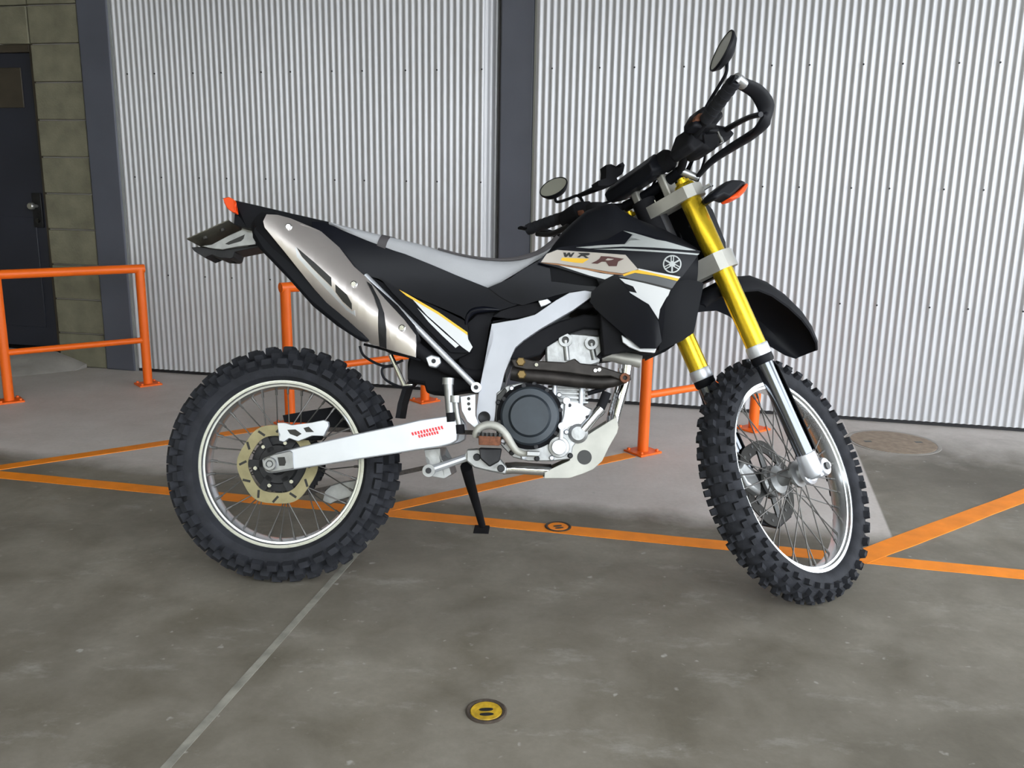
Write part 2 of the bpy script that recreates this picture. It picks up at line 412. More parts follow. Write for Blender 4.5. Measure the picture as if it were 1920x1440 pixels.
# ------------------------------------------------------------------ outlines in metres
# bike frame: x forward, y left, z up, origin under the rear axle; pairs are (x, z)
# fork frame: u forward, y left, w up along the fork, origin at the front axle; pairs are (u, w), triples (u, y, w)
S = {
 'seat_top': [(0.1208, 1.0018), (0.152, 0.9949), (0.222, 0.9814), (0.2957, 0.967), (0.3653, 0.9524), (0.4233, 0.9372), (0.4812, 0.9235), (0.5386, 0.9157), (0.5958, 0.9143), (0.6449, 0.9204), (0.6937, 0.9352), (0.7271, 0.9565), (0.7527, 0.9822)],
 'seat_bottom': [(0.124, 0.9951), (0.1555, 0.9794), (0.2257, 0.9526), (0.2995, 0.9272), (0.3691, 0.9032), (0.4271, 0.8809), (0.4849, 0.859), (0.5674, 0.8292), (0.6098, 0.8571), (0.6466, 0.8818), (0.6945, 0.9149), (0.7241, 0.931), (0.7567, 0.9681)],
 'side_cover': [(0.0711, 1.0006), (0.102, 1.0008), (0.1455, 0.9858), (0.2244, 0.9547), (0.3064, 0.9278), (0.4074, 0.8902), (0.4848, 0.8599), (0.5674, 0.83), (0.6078, 0.8077), (0.6463, 0.7862), (0.5979, 0.7695), (0.545, 0.7716), (0.5191, 0.7594), (0.5104, 0.7384), (0.4968, 0.7493), (0.4314, 0.7756), (0.3737, 0.7965), (0.3194, 0.8196), (0.2648, 0.8466), (0.2185, 0.8567), (0.1948, 0.8714), (0.1656, 0.9131), (0.1331, 0.9414), (0.0969, 0.9639), (0.0732, 0.973)],
 'tank_side': [(0.5653, 0.8307), (0.6223, 0.8563), (0.6576, 0.8825), (0.6975, 0.9071), (0.7476, 0.8957), (0.8083, 0.8791), (0.8688, 0.8657), (0.8811, 0.8545), (0.8519, 0.8308), (0.8039, 0.8293), (0.7503, 0.8155), (0.6611, 0.7854), (0.6308, 0.7905), (0.6001, 0.8062)],
 'side_number_plate': [(0.2697, 0.8487), (0.3282, 0.8158), (0.4328, 0.7588), (0.5141, 0.7074), (0.5167, 0.6886), (0.5307, 0.6684), (0.5238, 0.6512), (0.4712, 0.6513), (0.4163, 0.7023), (0.3531, 0.7646), (0.3057, 0.8087)],
 'side_white': [(0.352, 0.8021), (0.4334, 0.7546), (0.5154, 0.7007), (0.5174, 0.6883), (0.5302, 0.6673), (0.5221, 0.6528), (0.5009, 0.6671), (0.4542, 0.707), (0.4034, 0.7488)],
 'side_white_thin': [(0.3761, 0.7687), (0.4114, 0.7377), (0.4544, 0.7013), (0.4933, 0.6706), (0.4841, 0.6635), (0.4471, 0.6954), (0.4079, 0.7319)],
 'side_yellow': [(0.3243, 0.8169), (0.3444, 0.8073), (0.4333, 0.7597), (0.5145, 0.7069), (0.5156, 0.699), (0.4336, 0.7526), (0.3447, 0.8008)],
 'subframe_a': [(0.2308, 0.8516), (0.5454, 0.558)],
 'muffler_cover': [(-0.0237, 0.9944), (-0.0298, 0.9737), (-0.0249, 0.9572), (0.0318, 0.8932), (0.1113, 0.7997), (0.1905, 0.7176), (0.2299, 0.6765), (0.2689, 0.6606), (0.3283, 0.6431), (0.3891, 0.6278), (0.3898, 0.6577), (0.3854, 0.6875), (0.3512, 0.7284), (0.2963, 0.7829), (0.2393, 0.843), (0.2059, 0.8702), (0.1587, 0.9251), (0.1075, 0.9668), (0.0584, 0.9767), (0.0345, 0.9912), (0.0026, 0.9964)],
 'muffler_guard': [(-0.0479, 0.9833), (-0.0646, 0.9694), (-0.0665, 0.9362), (-0.0472, 0.9077), (0.0376, 0.8266), (0.1053, 0.7566), (0.1717, 0.7069), (0.2333, 0.6699), (0.2692, 0.6664), (0.2066, 0.728), (0.102, 0.8246), (0.017, 0.9145), (-0.0264, 0.9738)],
 'muffler_slot_long': [(0.0627, 0.9074), (0.1127, 0.8683), (0.1586, 0.8296), (0.1608, 0.8054), (0.1138, 0.8478), (0.0788, 0.8821)],
 'muffler_slot_short': [(0.1705, 0.8122), (0.2023, 0.7858), (0.2157, 0.7629), (0.2163, 0.7467), (0.1912, 0.7678), (0.1718, 0.7918)],
 'muffler_lip': [(0.0595, 0.9093), (0.0727, 0.8858), (0.1139, 0.8447), (0.1608, 0.8016), (0.191, 0.7629), (0.2153, 0.7423), (0.2238, 0.746), (0.2253, 0.731), (0.2027, 0.7443), (0.1462, 0.7987), (0.0976, 0.8477), (0.0648, 0.8818)],
 'muffler_band': [(0.2465, 0.8278), (0.2703, 0.7885), (0.2885, 0.744), (0.2946, 0.6974), (0.2896, 0.6547), (0.3095, 0.6488), (0.3101, 0.6976), (0.3019, 0.7408), (0.2857, 0.7772), (0.2599, 0.8184)],
 'muffler_bolts': [(0.0354, 0.9636), (0.2175, 0.8151), (0.3504, 0.7034)],
 'tail_fender': [(-0.1899, 1.0647), (-0.1765, 1.0634), (-0.1048, 1.0495), (0.0087, 1.0264), (0.1175, 1.005), (0.1552, 0.9944), (0.1568, 0.9613), (0.0771, 0.9839), (0.0352, 0.9952), (0.0095, 1.0102), (-0.0491, 1.0198), (-0.0656, 1.0172), (-0.0733, 1.0037), (-0.0889, 0.9849), (-0.1137, 0.9817), (-0.1517, 0.9911), (-0.1406, 1.0172), (-0.1511, 1.0566), (-0.1763, 1.0592)],
 'tail_light': [(-0.1758, 1.0574), (-0.1602, 1.0611), (-0.1466, 1.0548), (-0.1499, 1.0394), (-0.1458, 1.0249), (-0.1379, 1.016), (-0.1518, 1.0206), (-0.1635, 1.0294), (-0.1717, 1.0429)],
 'plate_near': [(-0.276, 0.9414), (-0.1615, 0.9979)],
 'plate_far': [(-0.2807, 0.9432), (-0.1585, 0.9929)],
 'plate_bracket': [(-0.2544, 0.9344), (-0.2244, 0.94), (-0.1797, 0.966), (-0.1425, 0.9845), (-0.1413, 0.9925), (-0.105, 0.9983), (-0.0998, 0.9437), (-0.1541, 0.9349), (-0.1934, 0.9259), (-0.2238, 0.9281)],
 'plate_bracket_slot': [(-0.1864, 0.9423), (-0.1749, 0.9498), (-0.1315, 0.9709), (-0.1348, 0.9581), (-0.1416, 0.9515), (-0.1759, 0.9402)],
 'plate_lower': [(-0.2874, 0.9321), (-0.2628, 0.9344), (-0.2033, 0.9282), (-0.1558, 0.9344), (-0.0975, 0.944), (-0.0956, 0.9385), (-0.1616, 0.9231), (-0.1655, 0.9071), (-0.1748, 0.902), (-0.1865, 0.9112), (-0.2019, 0.9028), (-0.2248, 0.9117), (-0.2394, 0.916), (-0.245, 0.9023), (-0.278, 0.9212)],
 'frame_spar': [(0.5797, 0.732), (0.6126, 0.7388), (0.649, 0.7458), (0.6953, 0.7603), (0.7507, 0.8012), (0.7859, 0.8226), (0.8275, 0.8302), (0.8496, 0.8274), (0.8471, 0.8143), (0.8285, 0.7993), (0.7963, 0.7751), (0.711, 0.7218), (0.6676, 0.6901), (0.6453, 0.6691), (0.632, 0.6399), (0.6192, 0.5991), (0.607, 0.5412), (0.5986, 0.4979), (0.5956, 0.4621), (0.5512, 0.4604), (0.5469, 0.4904), (0.551, 0.5393), (0.5567, 0.5797), (0.5692, 0.6276), (0.5837, 0.6757), (0.5865, 0.7037)],
 'frame_spar_end': [(0.7908, 0.7837), (0.8413, 0.8066), (0.8702, 0.844), (0.9148, 0.8636), (0.9316, 0.8034), (0.8725, 0.7711), (0.8539, 0.7887), (0.83, 0.7819)],
 'dark_bridge': [(0.6208, 0.6618), (0.6559, 0.6888), (0.7063, 0.7216), (0.7646, 0.7494), (0.8282, 0.7695), (0.9053, 0.7668), (0.8782, 0.7298), (0.8294, 0.7308), (0.799, 0.7194), (0.7687, 0.7029), (0.7285, 0.6757), (0.7138, 0.6546), (0.6731, 0.6403), (0.6346, 0.6364)],
 'crankcase': [(0.5996, 0.545), (0.627, 0.5661), (0.6628, 0.5754), (0.707, 0.5749), (0.7399, 0.55), (0.7567, 0.5265), (0.8167, 0.5254), (0.857, 0.5121), (0.8428, 0.4576), (0.8238, 0.429), (0.8086, 0.4086), (0.8056, 0.3766), (0.7541, 0.3687), (0.6903, 0.3663), (0.65, 0.3747), (0.621, 0.4016), (0.6084, 0.4171), (0.598, 0.4807)],
 'clutch_c': [(0.6915, 0.4864), (0.7701, 0.4893), (0.6887, 0.5649)],
 'clutch_inner': [(0.6967, 0.4872), (0.7511, 0.4891)],
 'filter_cap': [(0.7717, 0.4073), (0.792, 0.408), (0.8021, 0.4084)],
 'front_case_hole': [(0.8067, 0.491), (0.8225, 0.4915)],
 'white_rod': [(0.7873, 0.53), (0.7847, 0.4907), (0.777, 0.463), (0.7758, 0.4277)],
 'cylinder': [(0.7468, 0.5922), (0.8399, 0.5954), (0.8422, 0.5245), (0.7492, 0.5212)],
 'cyl_head': [(0.7252, 0.6883), (0.7631, 0.7039), (0.795, 0.7192), (0.8314, 0.7183), (0.876, 0.7137), (0.8811, 0.6813), (0.8744, 0.6365), (0.8385, 0.6231), (0.7293, 0.6275)],
 'head_studs': [(0.7801, 0.6973), (0.7871, 0.6428), (0.8511, 0.6915), (0.8614, 0.6474)],
 'head_cover': [(0.7524, 0.7245), (0.7821, 0.7479), (0.875, 0.7591), (0.8805, 0.7103), (0.7633, 0.7024)],
 'header_plate': [(0.636, 0.6357), (0.6739, 0.6396), (0.6943, 0.6352), (0.7297, 0.6339), (0.7802, 0.633), (0.8051, 0.644), (0.8206, 0.6319), (0.866, 0.6284), (0.8813, 0.6238), (0.9269, 0.6102), (0.9546, 0.6061), (0.9576, 0.5911), (0.9326, 0.5877), (0.9021, 0.5993), (0.8569, 0.5977), (0.7812, 0.6052), (0.7306, 0.6085), (0.68, 0.6093), (0.6444, 0.6157)],
 'header_pipe': [(0.637, 0.6009), (0.6855, 0.595), (0.7464, 0.592), (0.8074, 0.5865), (0.8706, 0.5836), (0.9083, 0.5874), (0.9433, 0.5975)],
 'header_end': [(0.9392, 0.5963), (0.9504, 0.5967)],
 'brass': [(0.662, 0.63), (0.6658, 0.5961)],
 'upper_pipe': [(0.8823, 0.6594), (0.9077, 0.6615), (0.9384, 0.6561), (0.969, 0.6521), (0.9895, 0.6476)],
 'water_hose': [(0.8335, 0.4553), (0.8562, 0.4837), (0.8751, 0.508), (0.8861, 0.5341), (0.894, 0.558)],
 'downtube': [(0.9521, 0.6358), (0.948, 0.5994), (0.939, 0.5578), (0.9253, 0.5005), (0.9211, 0.4695)],
 'skid': [(0.924, 0.4943), (0.928, 0.4647), (0.9253, 0.4507), (0.9029, 0.4084), (0.8882, 0.3743), (0.8652, 0.3517), (0.838, 0.3388), (0.8028, 0.3257), (0.7357, 0.3223), (0.7359, 0.3381), (0.7663, 0.355), (0.8013, 0.3722), (0.808, 0.4088), (0.8232, 0.4292), (0.8465, 0.4419), (0.9007, 0.4787)],
 'skid_hole': [(0.8405, 0.3823), (0.8591, 0.383)],
 'lower_tube': [(0.6229, 0.3394), (0.6509, 0.3425), (0.7552, 0.3405)],
 'lower_bracket': [(0.5259, 0.3922), (0.5538, 0.3953), (0.5779, 0.3922), (0.6104, 0.3775), (0.6354, 0.3467), (0.6321, 0.3287), (0.5881, 0.335), (0.5478, 0.3434), (0.5273, 0.3585)],
 'pedal': [(0.5503, 0.4237), (0.5527, 0.4371), (0.5616, 0.4506), (0.5822, 0.4586), (0.605, 0.456), (0.6206, 0.4452), (0.6344, 0.4287), (0.6504, 0.4048), (0.666, 0.3903), (0.6888, 0.3871), (0.7152, 0.388)],
 'footpeg': [(0.5661, 0.4283), (0.6148, 0.43), (0.6193, 0.4097), (0.5915, 0.4012), (0.5686, 0.4115)],
 'link_bar': [(0.4231, 0.3302), (0.5378, 0.3745)],
 'link_plate': [(0.4053, 0.3856), (0.4493, 0.3913), (0.4463, 0.3672), (0.4753, 0.3444), (0.4823, 0.3208), (0.4647, 0.309), (0.4204, 0.3144), (0.4114, 0.338), (0.4226, 0.3583), (0.41, 0.3698)],
 'heel_guard': [(0.5056, 0.5319), (0.5449, 0.5392), (0.5471, 0.4821), (0.5578, 0.4589), (0.5463, 0.4506), (0.526, 0.4656), (0.5111, 0.4926)],
 'heel_holes': [(0.5277, 0.5267), (0.5283, 0.5129), (0.5308, 0.4992)],
 'master_a': [(0.4697, 0.5744), (0.4731, 0.5389), (0.4795, 0.4798)],
 'master_b': [(0.49, 0.5274), (0.4976, 0.4843), (0.5061, 0.4492)],
 'swingarm': [(-0.019, 0.3468), (-0.0014, 0.3546), (0.0198, 0.3639), (0.0567, 0.3753), (0.1419, 0.3991), (0.2422, 0.4256), (0.332, 0.448), (0.3984, 0.4661), (0.4764, 0.4803), (0.4894, 0.4765), (0.4999, 0.4627), (0.5036, 0.4429), (0.5004, 0.4145), (0.4838, 0.4039), (0.4528, 0.395), (0.3919, 0.3849), (0.3353, 0.3729), (0.2454, 0.356), (0.146, 0.336), (0.0676, 0.3209), (0.011, 0.3095), (-0.0064, 0.3117), (-0.0157, 0.3241)],
 'axle_block': [(-0.0154, 0.346), (0.0084, 0.3587), (0.0556, 0.3716), (0.0643, 0.3667), (0.0688, 0.3232), (0.0109, 0.3109), (-0.0049, 0.315), (-0.0128, 0.3284)],
 'axle_c': [(0.0064, 0.3344), (0.0207, 0.3349)],
 'axle_slot': [(0.024, 0.3523), (0.0431, 0.3542), (0.0474, 0.3402), (0.0443, 0.3307), (0.0299, 0.3301)],
 'swing_text1': [(0.3754, 0.4306), (0.4603, 0.4526), (0.4639, 0.4437), (0.3786, 0.4225)],
 'swing_text2': [(0.3943, 0.4246), (0.4491, 0.4384), (0.4518, 0.4307), (0.397, 0.4168)],
 'pivot_hole': [(0.5693, 0.4786), (0.5872, 0.4792)],
 'cal_bracket': [(0.0028, 0.4444), (0.0225, 0.4451), (0.0424, 0.4393), (0.0985, 0.4486), (0.13, 0.4563), (0.1412, 0.4519), (0.1435, 0.4405), (0.1321, 0.4127), (0.1003, 0.4123), (0.0618, 0.3955), (0.0369, 0.4031), (0.0227, 0.3924), (0.0103, 0.3949), (0.0143, 0.412), (0.0065, 0.4312)],
 'cal_win1': [(0.0309, 0.426), (0.0534, 0.428), (0.0712, 0.4165), (0.0593, 0.4083), (0.0393, 0.4149)],
 'cal_win2': [(0.0753, 0.4325), (0.0898, 0.4366), (0.1052, 0.4226), (0.0832, 0.4213)],
 'disc_r': [(0.0088, 0.3309), (0.1076, 0.3346), (0.0138, 0.2334)],
 'chain_guard': [(-0.0312, 0.4663), (0.039, 0.4811), (0.1169, 0.4961), (0.1518, 0.4761), (0.1895, 0.4515), (0.2241, 0.4372), (0.1094, 0.4325), (0.0669, 0.447), (-0.0249, 0.4463)],
 'chain_guide': [(0.0988, 0.2193), (0.1061, 0.2554), (0.1197, 0.2688), (0.1503, 0.2797), (0.2017, 0.2899), (0.2007, 0.2565), (0.1834, 0.238), (0.1477, 0.2263), (0.1223, 0.2146)],
 'mud_flap': [(0.373, 0.5919), (0.3409, 0.5537), (0.3293, 0.5096), (0.3243, 0.4691)],
 'silver_box': [(0.4047, 0.6351), (0.4206, 0.6422), (0.4435, 0.6365), (0.4474, 0.6204), (0.435, 0.607), (0.4154, 0.6096)],
 'dark_mass': [(0.362, 0.6998), (0.3891, 0.7238), (0.4403, 0.6826), (0.4687, 0.6308), (0.508, 0.6354), (0.5196, 0.6753), (0.5175, 0.728), (0.5762, 0.7431), (0.5877, 0.6973), (0.5804, 0.6313), (0.5374, 0.5544), (0.4528, 0.5383), (0.4034, 0.5399), (0.3957, 0.5659), (0.3494, 0.5708), (0.3471, 0.6234)],
 'side_dark_rear': [(0.5103, 0.743), (0.5324, 0.7628), (0.5816, 0.772), (0.6757, 0.798), (0.7136, 0.7992), (0.6922, 0.7603), (0.5791, 0.7375), (0.5807, 0.6956), (0.5612, 0.6075), (0.516, 0.5983), (0.4884, 0.624), (0.5249, 0.6633)],
 'airbox_panel': [(0.5795, 0.7524), (0.6015, 0.7702), (0.6462, 0.786), (0.7286, 0.8007), (0.7513, 0.7977), (0.6925, 0.7572), (0.6325, 0.7476)],
 'frame_nut': [(0.7024, 0.7974), (0.7284, 0.8038), (0.738, 0.7947), (0.7215, 0.7848), (0.7105, 0.7807)],
 'bright_strap': [(0.3107, 0.6374), (0.3511, 0.5573), (0.3734, 0.5597)],
 'cable_a': [(0.2351, 0.6648), (0.2938, 0.6522), (0.359, 0.6351), (0.3916, 0.6266)],
 'cable_b': [(0.224, 0.6596), (0.2399, 0.6311), (0.2958, 0.6073), (0.3434, 0.625)],
 'cable_c': [(0.328, 0.6084), (0.2896, 0.6022), (0.2974, 0.572), (0.3466, 0.5513), (0.3751, 0.5603)],
 'case_bolts': [(0.7397, 0.5487), (0.7674, 0.5457), (0.796, 0.519), (0.8297, 0.5123), (0.8442, 0.4891), (0.8371, 0.4652), (0.8118, 0.4564), (0.7904, 0.4478), (0.8024, 0.3853), (0.7534, 0.3775), (0.7141, 0.3741), (0.6786, 0.3767), (0.6466, 0.3873), (0.6217, 0.4179), (0.606, 0.5202), (0.6403, 0.5591), (0.6992, 0.573)],
 'starter': [(0.7723, 0.5182), (0.7877, 0.5306), (0.8194, 0.5258), (0.8515, 0.5091), (0.8442, 0.4891), (0.8252, 0.4687), (0.7978, 0.4638), (0.7786, 0.4473), (0.7663, 0.4627), (0.7693, 0.4904)],
 'case_gap_shade': [(0.6011, 0.54), (0.6222, 0.5606), (0.6285, 0.5529), (0.6121, 0.5126), (0.608, 0.4609), (0.6334, 0.4183), (0.626, 0.4062), (0.6053, 0.4291), (0.5978, 0.4803)],
 'dark_hose': [(0.8446, 0.5529), (0.8597, 0.5586), (0.8823, 0.5657), (0.8947, 0.5751)],
 'coil_wire': [(0.8774, 0.7229), (0.8886, 0.6899), (0.8842, 0.6692), (0.8695, 0.6508)],
 'cover_lip': [(0.5096, 0.7289), (0.5119, 0.7479), (0.5264, 0.7653), (0.5564, 0.772), (0.5978, 0.7725)],
 'tank_top': [(0.7072, 0.9318), (0.7272, 0.9533), (0.7571, 0.991), (0.7873, 1.0221), (0.8277, 1.0575), (0.8713, 1.0745), (0.8996, 1.0793), (0.9209, 1.0614), (0.963, 1.039), (0.9943, 1.0286), (1.0411, 1.0137), (1.0933, 0.9903), (1.1349, 0.968)],
 'shroud': [(0.6963, 0.9012), (0.7194, 0.9256), (0.7546, 0.9431), (0.8107, 0.9508), (0.8803, 0.9626), (0.9228, 0.9871), (0.9771, 0.9734), (1.0482, 0.9549), (1.1202, 0.9297), (1.1133, 0.9165), (1.0758, 0.8628), (1.0647, 0.8495), (1.035, 0.8027), (1.0216, 0.7494), (1.03, 0.6923), (1.0181, 0.6744), (0.9757, 0.6737), (0.9255, 0.7143), (0.8691, 0.7638), (0.8389, 0.7962), (0.8496, 0.8226), (0.8718, 0.8519), (0.8072, 0.8707), (0.7475, 0.8889)],
 'shroud_scoop': [(0.8432, 0.8208), (0.8656, 0.8411), (0.888, 0.8554), (0.9166, 0.849), (0.9519, 0.805), (0.9891, 0.7862), (1.0175, 0.7421), (1.0284, 0.6911), (1.0152, 0.6732), (0.9744, 0.6726), (0.9245, 0.7129), (0.8684, 0.7622), (0.8412, 0.7944)],
 'g_cream': [(0.7067, 0.9018), (0.7209, 0.9244), (0.7489, 0.936), (0.8464, 0.9277), (0.9286, 0.919), (0.9621, 0.8798), (0.9467, 0.8756), (0.9228, 0.8698), (0.8883, 0.8747), (0.8243, 0.8869), (0.7471, 0.8995)],
 'g_cream_low': [(0.7562, 0.8934), (0.8244, 0.8818), (0.8654, 0.8713), (0.9001, 0.8661), (0.8775, 0.8547), (0.8366, 0.8658)],
 'g_brown': [(0.7053, 0.9003), (0.7471, 0.8985), (0.8243, 0.886), (0.8884, 0.8735), (0.9228, 0.8687), (0.9467, 0.8747), (0.9636, 0.8786), (0.9637, 0.8757), (0.9483, 0.8706), (0.9229, 0.8651), (0.8856, 0.8694), (0.8245, 0.8815), (0.7473, 0.8949)],
 'g_yellow_box': [(0.763, 0.9147), (0.8352, 0.9108), (0.8181, 0.899), (0.7974, 0.9008), (0.7588, 0.9071)],
 'g_silver_top': [(0.7991, 0.9427), (0.8633, 0.947), (0.9378, 0.9481), (0.9887, 0.9536), (0.9488, 0.972), (0.9214, 0.985), (0.9486, 0.978), (1.0056, 0.9588), (1.0312, 0.9539), (1.1087, 0.9312), (1.0858, 0.9311), (1.0003, 0.9373), (0.9209, 0.9417), (0.8344, 0.939)],
 'g_silver_line': [(0.8462, 0.9368), (0.921, 0.9365), (1.0203, 0.9289), (1.1181, 0.9226), (1.1118, 0.9189), (1.0204, 0.9242), (0.9211, 0.9317)],
 'g_white_line': [(0.9621, 0.8822), (1.0075, 0.8721), (1.0701, 0.8603), (1.066, 0.8556), (1.0076, 0.8677), (0.9622, 0.8786)],
 'g_yellow_line': [(0.9229, 0.8663), (0.9481, 0.8765), (0.9636, 0.878), (1.0076, 0.8677), (1.0668, 0.855), (1.0619, 0.8491), (1.0078, 0.8619), (0.9539, 0.8705), (0.9258, 0.8621)],
 'g_grey': [(0.9116, 0.8624), (0.9525, 0.8699), (1.0078, 0.8613), (1.0613, 0.8485), (1.0497, 0.8303), (0.98, 0.8474)],
 'g_white': [(0.9146, 0.857), (0.9403, 0.8522), (0.9801, 0.8427), (1.0456, 0.8259), (1.0404, 0.8114), (1.0336, 0.8027), (1.0206, 0.7752), (1.0179, 0.7494), (0.9919, 0.788), (0.9703, 0.801), (0.9356, 0.823), (0.9712, 0.8149), (0.9622, 0.8301), (0.9292, 0.8436)],
 'g_black_line': [(0.9344, 0.8571), (0.9799, 0.8467), (1.0481, 0.8302), (1.0468, 0.827), (0.98, 0.8432), (0.9402, 0.8535)],
 'emblem': [(1.0479, 0.8934), (1.0716, 0.8939)],
 'txt_W': [(0.7658, 0.9284), (0.7723, 0.9284), (0.7739, 0.9229), (0.7783, 0.9283), (0.7836, 0.9283), (0.7853, 0.9225), (0.7913, 0.9282), (0.796, 0.9281), (0.7881, 0.9161), (0.7822, 0.9161), (0.7799, 0.9216), (0.7751, 0.9162), (0.7698, 0.9162)],
 'txt_R1': [(0.8043, 0.9274), (0.8325, 0.9266), (0.8372, 0.9237), (0.8326, 0.9202), (0.8245, 0.9192), (0.834, 0.9129), (0.8259, 0.9122), (0.8187, 0.9181), (0.814, 0.9185), (0.8094, 0.9146), (0.8023, 0.9151), (0.8126, 0.923), (0.8091, 0.9239)],
 'txt_R2': [(0.8653, 0.917), (0.886, 0.9156), (0.9251, 0.9083), (0.9115, 0.9051), (0.8955, 0.9043), (0.8898, 0.9026), (0.8992, 0.8964), (0.9068, 0.8891), (0.8862, 0.8896), (0.8784, 0.9017), (0.8749, 0.9042), (0.868, 0.9019), (0.8566, 0.8962), (0.8403, 0.8983), (0.854, 0.9047), (0.862, 0.9105)],
 'txt_R2_hole': [(0.8827, 0.9106), (0.8989, 0.9081), (0.8932, 0.9059), (0.884, 0.9049), (0.8771, 0.9059)],
 'louver': [(1.0363, 0.8058), (1.0677, 0.853), (1.0907, 0.858), (1.1139, 0.8558), (1.1343, 0.8492), (1.1268, 0.8125), (1.1213, 0.769), (1.1135, 0.7197), (1.0856, 0.6987), (1.0546, 0.6834), (1.0253, 0.6683), (1.0291, 0.7376)],
 'rad_white': [(0.9255, 0.7081), (0.929, 0.6891), (0.9468, 0.6765), (0.9762, 0.6658), (1.0141, 0.6635), (1.0181, 0.676), (0.9759, 0.676), (0.9463, 0.6956)],
 'radiator': [(0.869, 0.8406), (1.0327, 0.8457), (1.0373, 0.6749), (0.993, 0.6705), (0.9336, 0.6745), (0.8808, 0.6517), (0.8682, 0.7683)],
 'inner_fender': [(0.2286, 0.8582), (0.3182, 0.8207), (0.4113, 0.7835), (0.5118, 0.7373), (0.5264, 0.6544), (0.4782, 0.63), (0.4397, 0.6458), (0.3729, 0.7024), (0.3049, 0.7764), (0.2529, 0.8282)],
 'fender_top': [(-0.0128, 0.5626), (0.0696, 0.5827), (0.1947, 0.6072), (0.2445, 0.579), (0.3158, 0.5289), (0.3782, 0.4868), (0.4287, 0.4514), (0.4532, 0.4205), (0.4588, 0.3464), (0.4579, 0.2998)],
 'fender_edge': [(-0.1791, 0.5336), (-0.1127, 0.501), (-0.0724, 0.4819), (-0.0171, 0.4392), (0.0372, 0.3821), (0.0698, 0.3381), (0.1074, 0.3085), (0.2163, 0.2908), (0.2894, 0.3036)],
 'fork_low': [(-0.0295, 0.314), (-0.0507, 0.2534), (-0.0478, 0.1596), (-0.0488, 0.0619), (-0.0933, 0.0148)],
 'guard': [(-0.1538, -0.405, 0.994), (-0.1054, -0.405, 0.981), (-0.0403, -0.4, 0.9607), (0.0035, -0.385, 0.9221), (0.0026, -0.36, 0.8927), (0.022, -0.31, 0.8901), (0.018, -0.25, 0.8896), (0.0099, -0.18, 0.8848), (0.0118, -0.12, 0.8684)],
 'guard_f': [(-0.1109, 0.405, 0.9848), (-0.1218, 0.39, 0.9578), (-0.1435, 0.36, 0.927), (-0.1603, 0.33, 0.9054)],
 'mirror_n': [(0.0057, -0.34, 1.1198)],
 'mirror_n_stem': [(0.0046, -0.34, 1.0843), (-0.0061, -0.33, 1.0594), (-0.0055, -0.29, 1.0393), (-0.0059, -0.245, 1.0176)],
 'mirror_f': [(-0.0429, 0.31, 1.0721)],
 'mirror_f_stem': [(-0.0551, 0.31, 1.0392), (-0.0688, 0.3, 1.0193), (-0.0525, 0.27, 1.0117), (-0.0378, 0.24, 1.0057), (-0.0473, 0.23, 0.965)],
 'mirror_f_bar': [(-0.0378, 0.24, 1.0057), (-0.0569, 0.17, 0.9898), (-0.0746, 0.1, 0.9743)],
 'meter_end_r': [(-0.0635, 0.9625), (-0.0393, 0.9697), (-0.0121, 0.9576), (-0.0192, 0.9315), (-0.0498, 0.9163), (-0.115, 0.9043), (-0.123, 0.925)],
 'meter_end_l': [(-0.0818, 0.9529), (-0.0177, 0.9714), (0.0074, 0.966), (-0.0128, 0.9229), (-0.0832, 0.9165), (-0.0952, 0.9329)],
 'meter_mid': [(-0.0952, 0.9512), (-0.004, 0.9738), (-0.0164, 0.9294), (-0.0799, 0.9068), (-0.1136, 0.9116)],
 'meter_trim': [(-0.0376, 0.08, 0.9679), (-0.0105, 0.03, 0.9737), (-0.0137, -0.04, 0.9759)],
 'cam_mount': [(-0.1893, 0.9661), (-0.1464, 0.9711), (-0.1215, 1.0017), (-0.12, 1.0105), (-0.0945, 1.0116), (-0.0957, 0.9997), (-0.0652, 0.9974), (-0.048, 1.0021), (-0.0573, 1.0089), (-0.0355, 1.0134), (-0.0326, 1.004), (-0.0532, 0.9843), (-0.0657, 0.9763), (-0.0977, 0.9699), (-0.0967, 0.9579), (-0.1177, 0.9538), (-0.1487, 0.9478), (-0.1943, 0.952)],
 'switch_n': [(-0.0882, 0.9955), (-0.0482, 1.0084), (0.0089, 1.0107), (0.029, 0.9889), (0.0239, 0.9747), (-0.0145, 0.9583), (-0.0347, 0.9485), (-0.1018, 0.9478), (-0.1444, 0.9529), (-0.1292, 0.9727)],
 'switch_n2': [(-0.0675, 0.9768), (0.0368, 0.9764), (0.1002, 0.9667), (0.1276, 0.9433), (0.0888, 0.9286), (0.0317, 0.9224), (-0.0047, 0.9048), (-0.0531, 0.9024), (-0.0658, 0.9171), (-0.1214, 0.9031), (-0.1344, 0.9279)],
 'lever_n': [(0.0851, -0.21, 0.9562), (0.0644, -0.26, 0.9495), (0.0098, -0.33, 0.9309), (-0.0299, -0.38, 0.9107)],
 'switch_f': [(-0.1433, 0.9651), (-0.1106, 0.9708), (-0.0575, 0.968), (-0.0517, 0.9484), (-0.065, 0.9278), (-0.1104, 0.9145), (-0.1391, 0.912), (-0.1529, 0.9322)],
 'lever_f': [(-0.1712, 0.22, 0.9092), (-0.1585, 0.3, 0.9221), (-0.1474, 0.36, 0.9498)],
 'pad_bar': [(-0.0131, -0.09, 0.9054), (-0.0246, -0.045, 0.9042), (-0.0397, 0, 0.8999), (-0.0487, 0.05, 0.897), (-0.0577, 0.1, 0.8965), (-0.0438, 0.15, 0.9112)],
 'ind_body': [(-0.0742, 0.7914), (-0.0324, 0.805), (0.0271, 0.8196), (0.061, 0.8211), (0.0988, 0.8163), (0.1282, 0.8057), (0.0916, 0.7975), (0.0468, 0.7836), (0.0047, 0.7721), (-0.0198, 0.7814), (-0.0728, 0.7737)],
